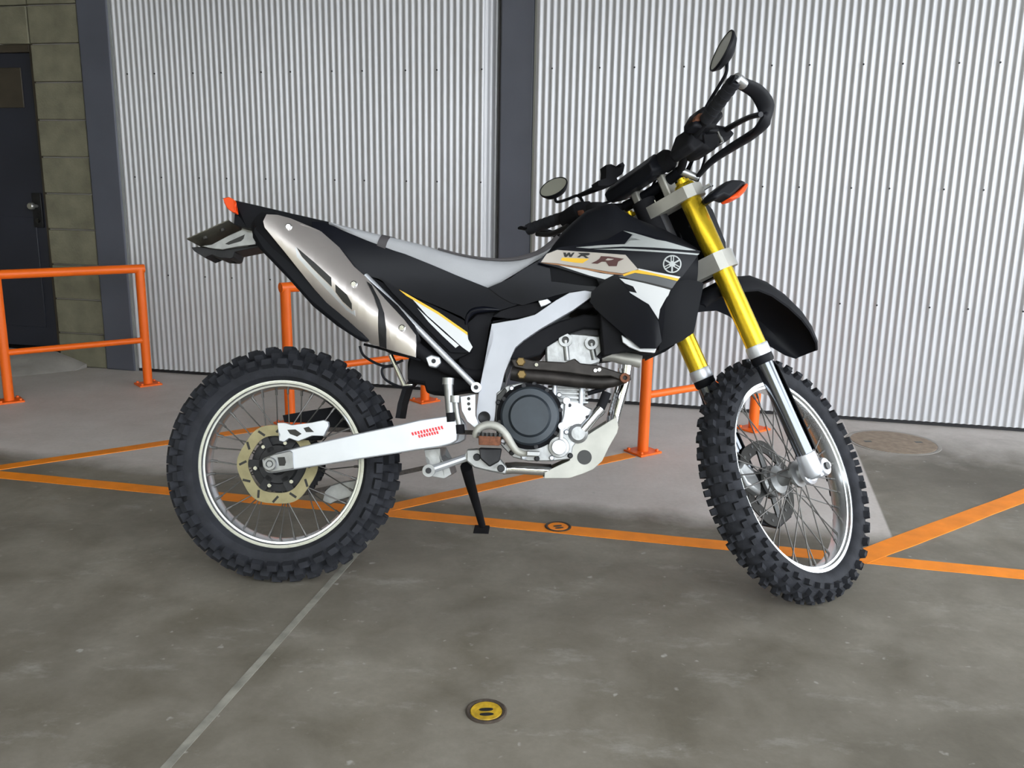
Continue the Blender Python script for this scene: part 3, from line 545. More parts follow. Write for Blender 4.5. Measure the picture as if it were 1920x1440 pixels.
 'ind_lens': [(0.129, 0.8066), (0.1314, 0.7961), (0.0987, 0.7807), (0.0593, 0.7686), (0.0163, 0.7664), (0.0033, 0.7722), (0.045, 0.7815), (0.0881, 0.7933)],
 'tri_top_near': [(0.0033, 0.856), (0.001, 0.8286)],
 'fork_foot': [(-0.0766, 0.0633), (-0.0207, 0.0531), (-0.0214, 0.0349), (0.0411, 0.0172), (0.0572, 0.0039), (0.0313, -0.0222), (-0.0207, -0.0281), (-0.0497, -0.0233), (-0.083, -0.0349), (-0.1172, -0.0254), (-0.1356, 0.0114), (-0.1301, 0.0399)],
}

def sm(t):
    t = min(1, max(0, t))
    return t * t * (3 - 2 * t)
def f_shroud(x, z): return -(0.13 + 0.07 * sm((x - .70) / .38)) + 0.5 * (z - .87) ** 2
MUF0, MUF1 = (-.055, .985), (.375, .655)
def f_muf(x, z):
    dx, dz = MUF1[0] - MUF0[0], MUF1[1] - MUF0[1]
    d = ((x - MUF0[0]) * dz - (z - MUF0[1]) * dx) / math.hypot(dx, dz)
    return -.205 + 9 * d * d
def f_side(x, z): return -.112 + .25 * (z - .80) ** 2

# ================================================================== THE SETTING
TH = 0.2207                                   # the back wall is turned by this much
WB0 = Vector((0, 4.558, 0))
WD = Vector((math.cos(TH), -math.sin(TH), 0))   # along the wall, to the right
WN = Vector((-math.sin(TH), -math.cos(TH), 0))  # out of the wall
WALL = Matrix(((WD.x, -WN.x, 0, WB0.x), (WD.y, -WN.y, 0, WB0.y), (0, 0, 1, 0), (0, 0, 0, 1)))  # local x along, y into the wall

floor = obj('floor', box(bmesh.new(), -9, 9, -14, 9, -0.15, 0.0), 'floor', smooth=0)
tag(floor, 'worn olive grey concrete floor with a paler mortar bed before the wall', kind='structure')

def strip(name, p0, p1, w, m, h=0.0016):
    p0, p1 = Vector((*p0, 0)), Vector((*p1, 0))
    d = (p1 - p0).normalized(); n = Vector((-d.y, d.x, 0)) * w / 2
    bm = bmesh.new()
    n_seg = max(2, int((p1 - p0).length / 0.12))
    rings = []
    for i in range(n_seg + 1):
        c = p0 + (p1 - p0) * i / n_seg
        e0 = 1 + random.uniform(-.05, .05); e1 = 1 + random.uniform(-.05, .05)
        a = c + n * e0; b = c - n * e1
        rings.append([bm.verts.new((a.x, a.y, -0.001)), bm.verts.new((a.x, a.y, h)), bm.verts.new((b.x, b.y, h)), bm.verts.new((b.x, b.y, -0.001))])
    skin(bm, rings)
    return obj(name, bm, m, floor, smooth=0)
strip('painted_line', (-3.6, 3.50), (3.6, 1.955), 0.070, 'line', 0.0016)
strip('painted_line', (-2.10, 3.135), (-1.09, 3.885), 0.066, 'line', 0.0022)
strip('painted_line', (-0.46, 2.83), (0.505, 3.535), 0.066, 'line', 0.0022)
strip('painted_line', (1.06, 2.49), (2.6, 3.58), 0.075, 'line', 0.0022)
strip('joint_strip', (-0.436, 2.62), (-0.80, 0.62), 0.020, 'joint', 0.0008)

# ---- corrugated sheet walls
def corrugated(name, s0, s1, z0, z1, label, pitch=0.0335, amp=0.0040, turn=None):
    bm = bmesh.new()
    n = int((s1 - s0) / pitch * 10)
    rows = []
    for i in range(n + 1):
        s = s0 + (s1 - s0) * i / n
        ph = (s - s0) / pitch
        y = amp * math.cos(2 * math.pi * ph)
        x = s
        if turn and s > s1 - turn[0]:
            e = (s - (s1 - turn[0]))
            x = s1 - turn[0] + e * math.cos(turn[1]); y += e * math.sin(turn[1])
        rows.append([bm.verts.new((x, y, z0)), bm.verts.new((x, y, z1))])
    for a, b in zip(rows[:-1], rows[1:]):
        bm.faces.new((a[0], b[0], b[1], a[1]))
    r = bmesh.ops.extrude_face_region(bm, geom=bm.faces[:])
    for g in r['geom']:
        if isinstance(g, bmesh.types.BMVert):
            g.co.y += 0.0012
    o = obj(name, bm, 'sheet', mtx=WALL, smooth=60)
    tag(o, label, kind='structure')
    b2 = bmesh.new()
    for k, z in enumerate((0.575, 1.12, 1.67, 2.22)):
        s = s0 + pitch * 2
        while s < s1 - 0.1:
            lathe(b2, [(0, -amp - 0.004), (0.0035, -amp - 0.004), (0.0045, -amp + 0.0005), (0, -amp + 0.0005)], 8, (s + pitch / 2, 0, z), 'y')
            s += pitch * (5 if int(s / pitch) % 2 else 7)
    c = obj('sheet_screws', b2, 'darkmetal', o)
    c['kind'] = 'stuff'
    return o
corrugated('wall_back_left', -2.275, -0.042, 0.02, 3.1, 'pale corrugated steel wall left of the grey centre column', turn=(0.13, 0.95))
corrugated('wall_back_right', 0.092, 4.6, 0.02, 3.1, 'pale corrugated steel wall right of the grey centre column')
for n_, s0, s1 in (('baseboard_left', -2.275, -0.09), ('baseboard_right', 0.09, 4.6)):
    o = obj(n_, box(bmesh.new(), s0, s1, 0.012, 0.03, 0.0, 0.06), 'rubberdark', mtx=WALL)
    tag(o, 'dark base flashing under the corrugated sheet', kind='structure')
# backing so that no light leaks through behind the sheets
o = obj('wall_back', box(bmesh.new(), -5.2, 4.7, 0.16, 0.26, 0.0, 3.1), 'rubberdark', mtx=WALL)
tag(o, 'dark backing of the rear wall', kind='structure')
# steel columns (hollow section with flanges)
def column(name, s0, s1, y0, label):
    bm = bmesh.new()
    box(bm, s0, s1, y0, y0 + 0.11, 0.0, 3.1)
    o = obj(name, bm, 'column', mtx=WALL, bevel=0.008)
    tag(o, label, kind='structure')
    b = bmesh.new(); box(b, s1 - 0.001, s1 + 0.012, y0 + 0.008, y0 + 0.05, 0.0, 3.1)
    obj('edge_trim', b, 'silver', o, smooth=0)
    b = bmesh.new(); box(b, s0 - 0.004, s0 + 0.001, y0 + 0.012, y0 + 0.05, 0.0, 3.1)
    obj('edge_trim', b, 'rubberdark', o, smooth=0)
    return o
column('trim_1', -0.092, 0.078, 0.02, 'grey blue steel column between the two corrugated walls')
column('trim_2', -2.478, -2.285, -0.01, 'grey blue steel column beside the concrete block wall')

# ---- concrete block wall with the door
lw = obj('wall_left', box(bmesh.new(), -2.80, -2.48, 0.02, 0.16, 0, 3.1), 'concrete', mtx=WALL)
tag(lw, 'olive concrete block wall between the dark door and the steel column', kind='structure')
zc = 0.0
def block(s0, s1, z0, z1, y=0.0):
    b = bmesh.new()
    dy = random.uniform(-.003, .003)
    box(b, s0 + .004, s1 - .004, y + dy, y + 0.03, z0 + .004, z1 - .004)
    return obj('block', b, 'block', lw, bevel=0.004)
for i in range(15):
    z0, z1 = i * 0.204, (i + 1) * 0.204
    block(-2.80, -2.482, z0, z1)
    if z0 > 1.83:
        for k in range(3):
            off = 0.2 if i % 2 else 0.0
            block(-2.80 - (k + 1) * 0.4 + off * (k > 0), -2.80 - k * 0.4 + off * (k > 1), z0, z1) if k or not off else block(-3.0, -2.80, z0, z1)
ld = obj('wall_far_left', box(bmesh.new(), -5.2, -3.72, 0.0, 0.16, 0, 3.1), 'block', mtx=WALL)
tag(ld, 'olive concrete wall on the far side of the dark door', kind='structure')
ll = obj('wall_lintel', box(bmesh.new(), -3.72, -2.80, 0.03, 0.16, 1.84, 3.1), 'concrete', mtx=WALL)
tag(ll, 'concrete lintel above the dark door', kind='structure')
dr = empty('door_1'); dr.matrix_world = WALL
tag(dr, 'dark blue steel door with a round knob beside the block wall', kind='structure')
b = bmesh.new(); box(b, -3.69, -2.835, 0.055, 0.095, 0.10, 1.80); obj('leaf', b, 'door', dr, bevel=0.004)
for s0, s1, z0, z1 in ((-2.835, -2.80, 0.08, 1.84), (-3.72, -3.69, 0.08, 1.84), (-3.69, -2.835, 1.80, 1.84)):
    b = bmesh.new(); box(b, s0, s1, 0.03, 0.11, z0, z1); obj('frame', b, 'doorframe', dr, bevel=0.003)
b = bmesh.new(); box(b, -3.60, -2.92, 0.048, 0.056, 1.50, 1.72); obj('upper_panel', b, 'doorframe', dr, bevel=0.004)
b = bmesh.new(); box(b, -3.60, -2.92, 0.049, 0.056, 0.22, 0.88); obj('lower_panel', b, 'door', dr, bevel=0.004)
b = bmesh.new(); box(b, -2.93, -2.865, 0.043, 0.056, 0.82, 1.02); h = obj('lock_plate', b, 'darkmetal', dr, bevel=0.003)
b = lathe(bmesh.new(), [(0, -.02), (.016, -.018), (.022, -.008), (.021, .006), (.010, .014), (.009, .045), (0, .045)], 20, (-2.895, 0.0, 0.945), 'y'); obj('knob', b, 'knob', h)
b = lathe(bmesh.new(), [(0, 0), (.013, 0), (.013, .02), (0, .02)], 16, (-2.895, 0.030, 0.86), 'y'); obj('keyhole', b, 'ink', h)
# concrete ramp at the foot of the door
bm = bmesh.new()
pr = [(0.0, 0.0), (0.0, 0.09), (-0.10, 0.085), (-0.34, 0.012), (-0.36, 0.0)]
rings = []
for s, k in ((-3.75, 1), (-3.2, 1), (-2.82, .95), (-2.70, .55), (-2.62, .25)):
    rings.append([bm.verts.new((s, y * k, z * k)) for y, z in pr])
skin(bm, rings)
o = obj('door_step', bm, 'concrete', mtx=WALL)
tag(o, 'small concrete ramp sloping up to the dark door', kind='structure')

# ---- ceiling, and two walls added out of view to shape the light
o = obj('ceiling', box(bmesh.new(), -6, 5.5, -1.0, 6.5, 3.1, 3.22), 'ceiling', smooth=0)
tag(o, 'flat grey ceiling of the parking bay', kind='structure')
o = obj('shade_wall_side', box(bmesh.new(), -4.6, -4.45, -1.2, 6.0, 0, 3.0), 'block', smooth=0)  # unseen wall added to darken the left side
tag(o, 'added olive wall, out of view, that darkens the left of the parking bay', kind='structure')
o = obj('shade_wall_opposite', box(bmesh.new(), -12, 0.6, -7.3, -7.0, 0, 6.0), 'block', smooth=0)  # unseen wall added so daylight enters only from the right front
tag(o, 'added olive wall, out of view, that blocks light from behind the camera', kind='structure')

# ---- orange railings
def railing(p0, p1, label):
    p0, p1 = Vector((*p0, 0)), Vector((*p1, 0))
    d = p1 - p0
    L = d.length
    o = empty('safety_railing', p0, math.atan2(d.y, d.x))
    tag(o, label, 'railing', 'orange railings before the wall')
    R = 0.0235
    for k, x in enumerate((0.0, L)):
        b = tube(bmesh.new(), [(x, 0, 0.006), (x, 0, 0.64)], R, 20)
        obj('post', b, 'orange', o)
        b = bmesh.new(); box(b, x - 0.06, x + 0.06, -0.055, 0.055, 0.0, 0.009)
        pl = obj('base_plate', b, 'orange', o, bevel=0.002)
        for sx in (-1, 1):
            for sy in (-1, 1):
                bolt('anchor_bolt', (x + sx * .044, sy * .040, .009), .007, .009, 'orange', pl, 'z')
    # the top bar turns over at both ends with mitred corners
    b = tube(bmesh.new(), [(-R, 0, 0.64 - .002), (L + R, 0, 0.64 - .002)], R * 0.98, 20)
    obj('top_bar', b, 'orange', o)
    b = tube(bmesh.new(), [(R * .6, 0, 0.25), (L - R * .6, 0, 0.25)], 0.016, 16)
    obj('middle_bar', b, 'orange', o)
    return o
railing((-2.533, 4.267), (-2.012, 4.703), 'orange tubular steel railing before the dark door and block wall')
railing((-1.031, 3.934), (-0.453, 4.429), 'orange tubular steel railing behind the rear wheel and muffler')
railing((0.563, 3.577), (1.142, 3.98), 'orange tubular steel railing behind the front wheel and engine')
# next railing along is outside the picture to the right

# ---- covers in the floor
def valve_cover(loc, r, rz, mring, mlid, label, name='valve_cover'):
    o = empty(name, (*loc, 0), rz)
    tag(o, label, 'floor cover')
    b = lathe(bmesh.new(), [(r, -.002), (r, .003), (r * .93, .0045), (r * .80, .003), (r * .80, -.002)], 40, (0, 0, 0), 'z', ring=True)
    obj('ring', b, mring, o)
    b = lathe(bmesh.new(), [(0, -.002), (0, .002), (r * .3, .0022), (r * .74, .0034), (r * .78, .001), (r * .78, -.002)], 40, (0, 0, 0), 'z')
    lid = obj('lid', b, mlid, o)
    b = bmesh.new()
    for a, yo in ((0.0, 0.10), (0.0, -.30)):
        pts = []
        for k in range(24):
            t = 2 * math.pi * k / 24
            pts.append((math.cos(t) * r * .34, math.sin(t) * r * .12 + yo * r))
        vs = [b.verts.new((x, y, .0036 - .0)) for x, y in pts]; ws = [b.verts.new((x, y, .0018)) for x, y in pts]
        b.faces.new(vs); b.faces.new(list(reversed(ws)))
        for k in range(24): b.faces.new((vs[k], ws[k], ws[(k + 1) % 24], vs[(k + 1) % 24]))
    obj('slot', b, 'ink', lid)
    return o
valve_cover((-0.043, 1.661), 0.044, 0.1, 'iron', 'capyellow', 'small round yellow valve cover in the floor before the motorcycle')
valve_cover((0.160, 2.712), 0.044, 0.3, 'iron', 'line', 'small round cover painted over by the orange line')
o = empty('manhole_cover', (1.728, 3.80, 0))
tag(o, 'large round rusty manhole cover by the wall at right', 'manhole cover')
b = lathe(bmesh.new(), [(.200, -.002), (.200, .0015), (.190, .002), (.184, .001), (.184, -.002)], 48, (0, 0, 0), 'z', ring=True); obj('ring', b, 'concrete', o)
b = lathe(bmesh.new(), [(0, -.002), (0, .0022), (.10, .0022), (.181, .0018), (.182, -.002)], 48, (0, 0, 0), 'z'); lid = obj('lid', b, 'lidrust', o)
for sx in (-1, 1):
    b = bmesh.new(); box(b, sx * .115 - .016, sx * .115 + .016, -.010, .010, .002, .0028); obj('key_slot', b, 'ink', lid)

# ================================================================== THE MOTORCYCLE
moto = empty('motorcycle')
moto.matrix_world = Matrix(((0.99922, 0.03431, 0.01952, -0.6468), (-0.0383, 0.96246, 0.2687, 2.2744), (-0.00957, -0.26924, 0.96303, 0.0), (0, 0, 0, 1)))
tag(moto, 'black and silver dual-sport motorcycle with knobby tyres leaning on its side stand', 'motorcycle')
FW = Matrix(((0.6381, -0.63997, -0.42809, 1.4198), (0.70814, 0.70607, 0.0, 0.0325), (0.30227, -0.30315, 0.90373, 0.3442), (0, 0, 0, 1)))
def part(name, bm, m, bevel=0.0, smooth=35, label=None):
    o = obj(name, bm, m, moto, bevel=bevel, smooth=smooth)
    if label: o['label'] = label
    return o
def fpart(name, bm, m, bevel=0.0, smooth=35, label=None):
    o = obj(name, bm, m, moto, bevel=bevel, smooth=smooth, mtx=FW)
    if label: o['label'] = label
    return o

# ---- wheels
def make_tyre(R, hw, rc, bb, bead_r, bead_y, kh, N, rows, kt, kl):
    bm = bmesh.new()
    prof = [(bead_r, -bead_y)]
    for k in range(17):
        a = math.radians(-110 + 220 * k / 16)
        prof.append((rc + bb * math.cos(a), hw * math.sin(a)))
    prof.append((bead_r, bead_y))
    prof += [(bead_r - .006, bead_y * .6), (bead_r - .006, -bead_y * .6)]
    lathe(bm, prof, 96, (0, 0, 0), 'y', ring=True)
    for phi, off, st, sl in rows:
        p = math.radians(phi)
        rr, yy = rc + bb * math.cos(p), hw * math.sin(p)
        nr, ny = math.cos(p) / bb, math.sin(p) / hw
        ln = math.hypot(nr, ny); nr /= ln; ny /= ln
        for k in range(N):
            t = 2 * math.pi * (k + off) / N
            er = Vector((math.cos(t), 0, math.sin(t))); et = Vector((-math.sin(t), 0, math.cos(t)))
            nrm = er * nr + Vector((0, ny, 0)); lat = nrm.cross(et)
            c = er * rr + Vector((0, yy, 0))
            h = kh
            a, l = kt * st / 2, kl * sl / 2
            lo = [c + et * sx * a * 1.08 + lat * sy * l * 1.08 - nrm * 0.006 for sx, sy in ((-1, -1), (1, -1), (1, 1), (-1, 1))]
            hi = [c + et * sx * a * .86 + lat * sy * l * .86 + nrm * h for sx, sy in ((-1, -1), (1, -1), (1, 1), (-1, 1))]
            A = [bm.verts.new(v) for v in lo]; B = [bm.verts.new(v) for v in hi]
            bm.faces.new(B)
            for i in range(4):
                bm.faces.new((A[i], A[(i + 1) % 4], B[(i + 1) % 4], B[i]))
    return bm

def make_rim(R, hw, d):
    h = [(R - .016, hw * .30), (R - .010, hw - .005), (R + .001, hw - .003), (R, hw), (R - .004, hw + .001), (R - .017, hw), (R - .020, hw - .007), (R - .025, hw - .008), (R - d, hw * .30)]
    prof = h + [(r, -y) for r, y in reversed(h)]
    return lathe(bmesh.new(), prof, 96, (0, 0, 0), 'y', ring=True)

def spokes(wheel, mtx, Rr, hub_r, hub_y, n=36):
    for k in range(n):
        side = -1 if k % 2 else 1
        a = 2 * math.pi * k / n
        lean = math.radians(38) * (1 if (k // 2) % 2 else -1)
        p1 = Vector((math.cos(a) * Rr, side * .006, math.sin(a) * Rr))
        p0 = Vector((math.cos(a + lean) * hub_r, side * hub_y, math.sin(a + lean) * hub_r))
        bm = tube(bmesh.new(), [p0, p1], 0.0019, 6)
        d = (p1 - p0).normalized()
        tube(bm, [p1 - d * .016, p1 + d * .004], 0.0036, 6)
        obj('spoke', bm, 'steel', wheel)

# rear wheel (origin moved to the axle)
RW = Matrix.Translation((0, 0, 0.33))
rear = obj('rear_wheel', make_rim(.2425, .037, .032), 'rim', moto, mtx=RW)
rear['label'] = 'polished silver rear rim'
obj('tyre', make_tyre(.33, .060, .262, .050, .236, .044, .020, 40,
    [(14, 0, 1.0, 1.0), (-14, 0, 1.0, 1.0), (43, .5, 1.0, 1.0), (-43, .5, 1.0, 1.0), (72, 0, 1.1, .85), (-72, 0, 1.1, .85)], .027, .024), 'rubber', rear)
spokes(rear, None, .212, .042, .040)
obj('hub', lathe(bmesh.new(), [(0, -.05), (.035, -.05), (.047, -.045), (.047, -.036), (.028, -.03), (.026, .03), (.047, .036), (.047, .045), (.035, .05), (0, .05)], 32), 'darkmetal', rear)
def wave_disc(ro, ri, y0, y1, lobes, amp):
    bm = bmesh.new(); n = 144
    P = []
    for k in range(n):
        a = 2 * math.pi * k / n
        o_ = ro + amp * math.cos(lobes * a); i_ = ri + amp * .6 * math.cos(lobes * a)
        c, s = math.cos(a), math.sin(a)
        P.append([bm.verts.new((o_ * c, y0, o_ * s)), bm.verts.new((o_ * c, y1, o_ * s)), bm.verts.new((i_ * c, y1, i_ * s)), bm.verts.new((i_ * c, y0, i_ * s))])
    for k in range(n):
        a, b = P[k], P[(k + 1) % n]
        for j in range(4): bm.faces.new((a[j], a[(j + 1) % 4], b[(j + 1) % 4], b[j]))
    return bm
obj('brake_disc', wave_disc(.110, .080, -.070, -.066, 6, .0028), 'disc', rear)
bm = bmesh.new()
for k in range(12):
    a = 2 * math.pi * k / 12
    m_ = Matrix.Rotation(-a, 4, 'Y') @ Matrix.Translation((.096, 0, 0)) @ Matrix.Rotation(.7 if k % 2 else -.5, 4, 'Y')
    box(bm, -.011, .011, -.0708, -.0652, -.0032, .0032, m_)
obj('disc_slots', bm, 'ink', rear)
bm = bmesh.new()
for k in range(6):
    m_ = Matrix.Rotation(-2 * math.pi * k / 6, 4, 'Y')
    box(bm, .040, .086, -.0675, -.0625, -.010, .010, m_)
lathe(bm, [(.030, -.0675), (.052, -.0675), (.056, -.058), (.076, -.056), (.076, -.050), (.030, -.050)], 32, ring=True)
obj('disc_carrier', bm, 'darkmetal', rear)
for k in range(6):
    a = 2 * math.pi * (k + .2) / 6
    bolt('disc_bolt', (math.cos(a) * .062, -.068, math.sin(a) * .062), .006, .004, 'chrome', rear)
# sprocket on the far side
bm = bmesh.new()
pts = []
for k in range(86):
    a = 2 * math.pi * k / 86; r = .102 if k % 2 else .094
    pts.append((r * math.cos(a), r * math.sin(a)))
poly_prism(bm, pts, .062, .069)
obj('sprocket', bm, 'darkmetal', rear)

# front wheel
front = obj('front_wheel', make_rim(.2805, .030, .030), 'rim', moto, mtx=FW)
front['label'] = 'polished silver front rim'
obj('tyre', make_tyre(.35, .046, .298, .040, .274, .035, .0145, 42,
    [(16, 0, 1.0, 1.0), (-16, 0.0, 1.0, 1.0), (46, .5, 1.0, 1.0), (-46, .5, 1.0, 1.0), (74, 0, 1.1, .9), (-74, 0, 1.1, .9)], .0185, .0165), 'rubber', front)
spokes(front, None, .252, .034, .032)
obj('hub', lathe(bmesh.new(), [(0, -.062), (.020, -.062), (.024, -.045), (.038, -.038), (.038, -.028), (.024, -.022), (.022, .02), (.040, .028), (.040, .040), (.045, .046), (.045, .056), (0, .058)], 32), 'alu2', front)
obj('brake_disc', wave_disc(.124, .088, .066, .070, 6, .003), 'discdark', front)
bm = bmesh.new()
for k in range(6):
    m_ = Matrix.Rotation(-2 * math.pi * k / 6 - .3, 4, 'Y')
    box(bm, .036, .094, .062, .067, -.010, .010, m_)
lathe(bm, [(.026, .06), (.048, .06), (.048, .068), (.026, .068)], 32, ring=True)
obj('disc_carrier', bm, 'ink', front)
for k in range(24):
    a = 2 * math.pi * k / 24; r = .098 if k % 2 else .111
    if k == 0: hb = bmesh.new()
    lathe(hb, [(0, .0645), (.0045, .0645), (.0045, .0655), (0, .0655)], 8, (r * math.cos(a), 0, r * math.sin(a)), 'y')
obj('disc_holes', hb, 'ink', front)

# ---- swingarm
sw = part('swingarm', prism(S['swingarm'], -.145, -.108), 'alu', bevel=.006, label='bright aluminium swingarm')
part('swingarm', prism(S['swingarm'], .108, .145), 'alu', bevel=.006)
b = bmesh.new(); box(b, .395, .470, -.112, .112, .40, .462); part('swingarm_bridge', b, 'alu2', bevel=.008)
obj('axle_block', prism(S['axle_block'], -.150, -.143), 'alu2', sw, bevel=.003)
obj('axle_slot', prism(S['axle_slot'], -.1512, -.149), 'ink', sw, smooth=0)
ax = S['axle_c'][0]
obj('axle_nut', lathe(bmesh.new(), [(0, -.160), (.007, -.160), (.008, -.152), (.010, -.152), (.010, -.162), (.016, -.162), (.0175, -.159), (.0175, -.148), (0, -.148)], 24, (ax[0], 0, ax[1])), 'alu2', sw)
part('rear_axle', rod((0, -.150, .33), (0, .150, .33), .010), 'steel')
def quad_marks(q, n, fill=.72):
    """illegible slanted print: n small strokes inside a quad a-b-c-d (top-left, top-right, bottom-right, bottom-left)"""
    a, b_, c, d = [Vector(p) for p in q]
    rng = random.Random(3)
    out = []
    for k in range(n):
        t0 = (k + .08) / n; t1 = (k + fill + .24) / n
        P = lambda t, s: (a.lerp(b_, t)).lerp(d.lerp(c, t), s)
        out.append([P(t0 + .02, 0), P(t1, 0), P(t1 - .012, .42), P(t1, 1), P(t0 + .35 / n, 1), P(t0 + .02, .6)])
    return out
bm = bmesh.new()
for pts in quad_marks(S['swing_text1'], 11) + quad_marks(S['swing_text2'], 8):
    poly_prism(bm, [tuple(p) for p in pts], -.1458, -.1449)
obj('red_lettering', bm, 'red', sw, smooth=0)['label'] = 'red slanted lettering'

# brake caliper hanger, chain gear
ch = part('caliper_bracket', prism(S['cal_bracket'], -.098, -.080), 'alu', bevel=.003)
obj('bracket_opening', prism(S['cal_win1'], -.0985, -.0795), 'ink', ch, smooth=0)
obj('bracket_opening', prism(S['cal_win2'], -.0985, -.0795), 'ink', ch, smooth=0)
cb = S['cal_bracket']
b = bmesh.new(); box(b, cb[2][0] - .005, cb[2][0] + .075, -.080, -.035, cb[2][1] - .04, cb[2][1] - .004); part('rear_caliper', b, 'matte', bevel=.008)
part('chain_guard', prism(S['chain_guard'], .060, .085), 'matte', bevel=.003)
cg = part('chain_guide', prism(S['chain_guide'], .055, .085), 'alu2', bevel=.003)
def chain_run(p0, p1, n):
    p0, p1 = Vector(p0), Vector(p1)
    bm = bmesh.new()
    d = (p1 - p0) / n
    ang = math.atan2(d.z, d.x)
    for k in range(n):
        c = p0 + d * (k + .5)
        m_ = Matrix.Translation(c) @ Matrix.Rotation(-ang, 4, 'Y')
        w_ = .0085 if k % 2 else .0062
        box(bm, -d.length * .62, d.length * .62, -w_, w_, -.0065, .0065, m_)
    return bm
part('chain', chain_run((0, .0655, .428), (.55, .0655, .437), 36), 'chain')
part('chain', chain_run((0, .0655, .232), (.56, .0655, .372), 36), 'chain')

# ---- frame
fr = part('main_frame', prism(S['frame_spar'], -.122, -.092), 'frame', bevel=.007, label='satin silver aluminium frame spar')
part('main_frame', prism(S['frame_spar'], .092, .122), 'frame', bevel=.007)
part('frame_head', prism(S['frame_spar_end'], -.105, .105), 'matte', bevel=.006)
ph = S['pivot_hole'][0]
obj('pivot_cap', lathe(bmesh.new(), [(0, -.1232), (.009, -.1232), (.011, -.1245), (.0145, -.1255), (.0165, -.1235), (.0165, -.110), (0, -.110)], 24, (ph[0], 0, ph[1])), 'darkmetal', fr)
part('head_tube', rod((1.09, 0, .90), (.99, 0, 1.11), .034, 20), 'matte')
part('engine_bridge', prism(S['dark_bridge'], -.095, .095), 'matte', bevel=.005)
sf = S['subframe_a']
for s in (-1, 1):
    o = part('subframe_tube', tube(bmesh.new(), [(sf[0][0], s * .126, sf[0][1]), (sf[1][0], s * .126, sf[1][1])], .0085, 14), 'alu')
    obj('tube_end', lathe(bmesh.new(), [(0, -.010), (.014, -.010), (.014, .010), (0, .010)], 20, (sf[1][0], s * .126, sf[1][1])), 'alu', o)
    obj('end_bolt', lathe(bmesh.new(), [(0, -.016), (.006, -.016), (.006, .016), (0, .016)], 12, (sf[1][0], s * .126, sf[1][1])), 'darkmetal', o)
part('lower_frame_tube', tube(bmesh.new(), [(p[0], -.09, p[1]) for p in S['lower_tube']], .013, 16), 'chrome')
part('lower_frame_tube', tube(bmesh.new(), [(p[0], .09, p[1]) for p in S['lower_tube']], .013, 16), 'chrome')
dt = S['downtube']
for s in (-1, 1):
    part('down_tube', tube(bmesh.new(), [(p[0], s * .07, p[1]) for p in dt], .0135, 16, k=4), 'chrome')
lb = part('footpeg_bracket', prism(S['lower_bracket'], -.125, -.095), 'alu2', bevel=.004)
for x, z in ((S['lower_bracket'][0][0] + .028, S['lower_bracket'][0][1] - .02), (S['lower_bracket'][4][0] - .016, S['lower_bracket'][4][1] - .002)):
    bolt('bracket_bolt', (x, -.125, z), .010, .007, 'darkmetal', lb)

# ---- engine
part('crankcase', prism(S['crankcase'], -.125, .125), 'alu2', bevel=.008, label='cast aluminium crankcase')
cc = S['clutch_c']; cx_, cz_ = cc[0]; cr_ = .5 * (cc[1][0] - cc[0][0] + cc[2][1] - cc[0][1])
ck = part('clutch_cover', lathe(bmesh.new(), [(0, -.166), (cr_ * .64, -.166), (cr_ * .68, -.161), (cr_ * .72, -.155), (cr_ * .92, -.153), (cr_ * .99, -.147), (cr_, -.138), (cr_, -.12), (0, -.12)], 48, (cx_, 0, cz_)), 'clutch', label='round blue black clutch cover')
for k in range(8):
    a = 2 * math.pi * (k + .3) / 8
    bolt('cover_bolt', (cx_ + cr_ * 1.05 * math.cos(a), -.130, cz_ + cr_ * 1.05 * math.sin(a)), .0065, .008, 'darkmetal', ck)
part('clutch_rim', lathe(bmesh.new(), [(cr_ * .9, -.120), (cr_ * 1.13, -.120), (cr_ * 1.13, -.130), (cr_ * 1.0, -.138), (cr_ * .9, -.138)], 48, (cx_, 0, cz_), ring=True), 'matte')
fc = S['filter_cap']
b = lathe(bmesh.new(), [(0, -.150), (.017, -.150), (.0195, -.147), (.020, -.138), (.027, -.137), (.0285, -.133), (.0285, -.11), (0, -.11)], 32, (fc[0][0], 0, fc[0][1]))
fl = part('oil_filter_cover', b, 'alu2')
obj('filter_cap', lathe(bmesh.new(), [(0, -.1535), (.0185, -.1535), (.020, -.151), (.020, -.146), (0, -.146)], 32, (fc[0][0], 0, fc[0][1])), 'alu', fl)
wr = S['white_rod']
part('oil_pipe', tube(bmesh.new(), [(p[0], -.145, p[1]) for p in wr], [.006, .0055, .0055, .006], 10, k=4), 'alu')
for p in (wr[0], wr[2]):
    bolt('pipe_union', (p[0], -.135, p[1]), .011, .018, 'alu', fl)
for k, (x, z) in enumerate(S['case_bolts']):
    obj('case_bolt', lathe(bmesh.new(), [(0, -.133), (.0045, -.133), (.006, -.131), (.0075, -.1285), (.0075, -.12), (0, -.12)], 12, (x, 0, z)), 'alu' if k % 2 else 'darkmetal', fl)
part('starter_cover', prism(S['starter'], -.132, -.10), 'alu', bevel=.006)
part('case_gap_shade', prism(S['case_gap_shade'], -.1265, -.10), 'ink', bevel=.002)  # black prism puts the shade of the gap into the colour
for q in (S['dark_hose'], S['coil_wire']):
    part('engine_hose', tube(bmesh.new(), [(p[0], -.105, p[1]) for p in q], .006, 10, k=5), 'matte')
hh = S['front_case_hole'][0]
part('engine_side_port', lathe(bmesh.new(), [(0, -.1262), (.012, -.1262), (.014, -.130), (.019, -.131), (.021, -.127), (.021, -.11), (0, -.11)], 24, (hh[0], 0, hh[1])), 'ink')
cy = S['cylinder']
cyl = part('cylinder', prism(cy, -.068, .068), 'alu2', bevel=.006)
x0, x1 = cy[0][0], cy[1][0]; z0, z1 = cy[2][1], cy[0][1]
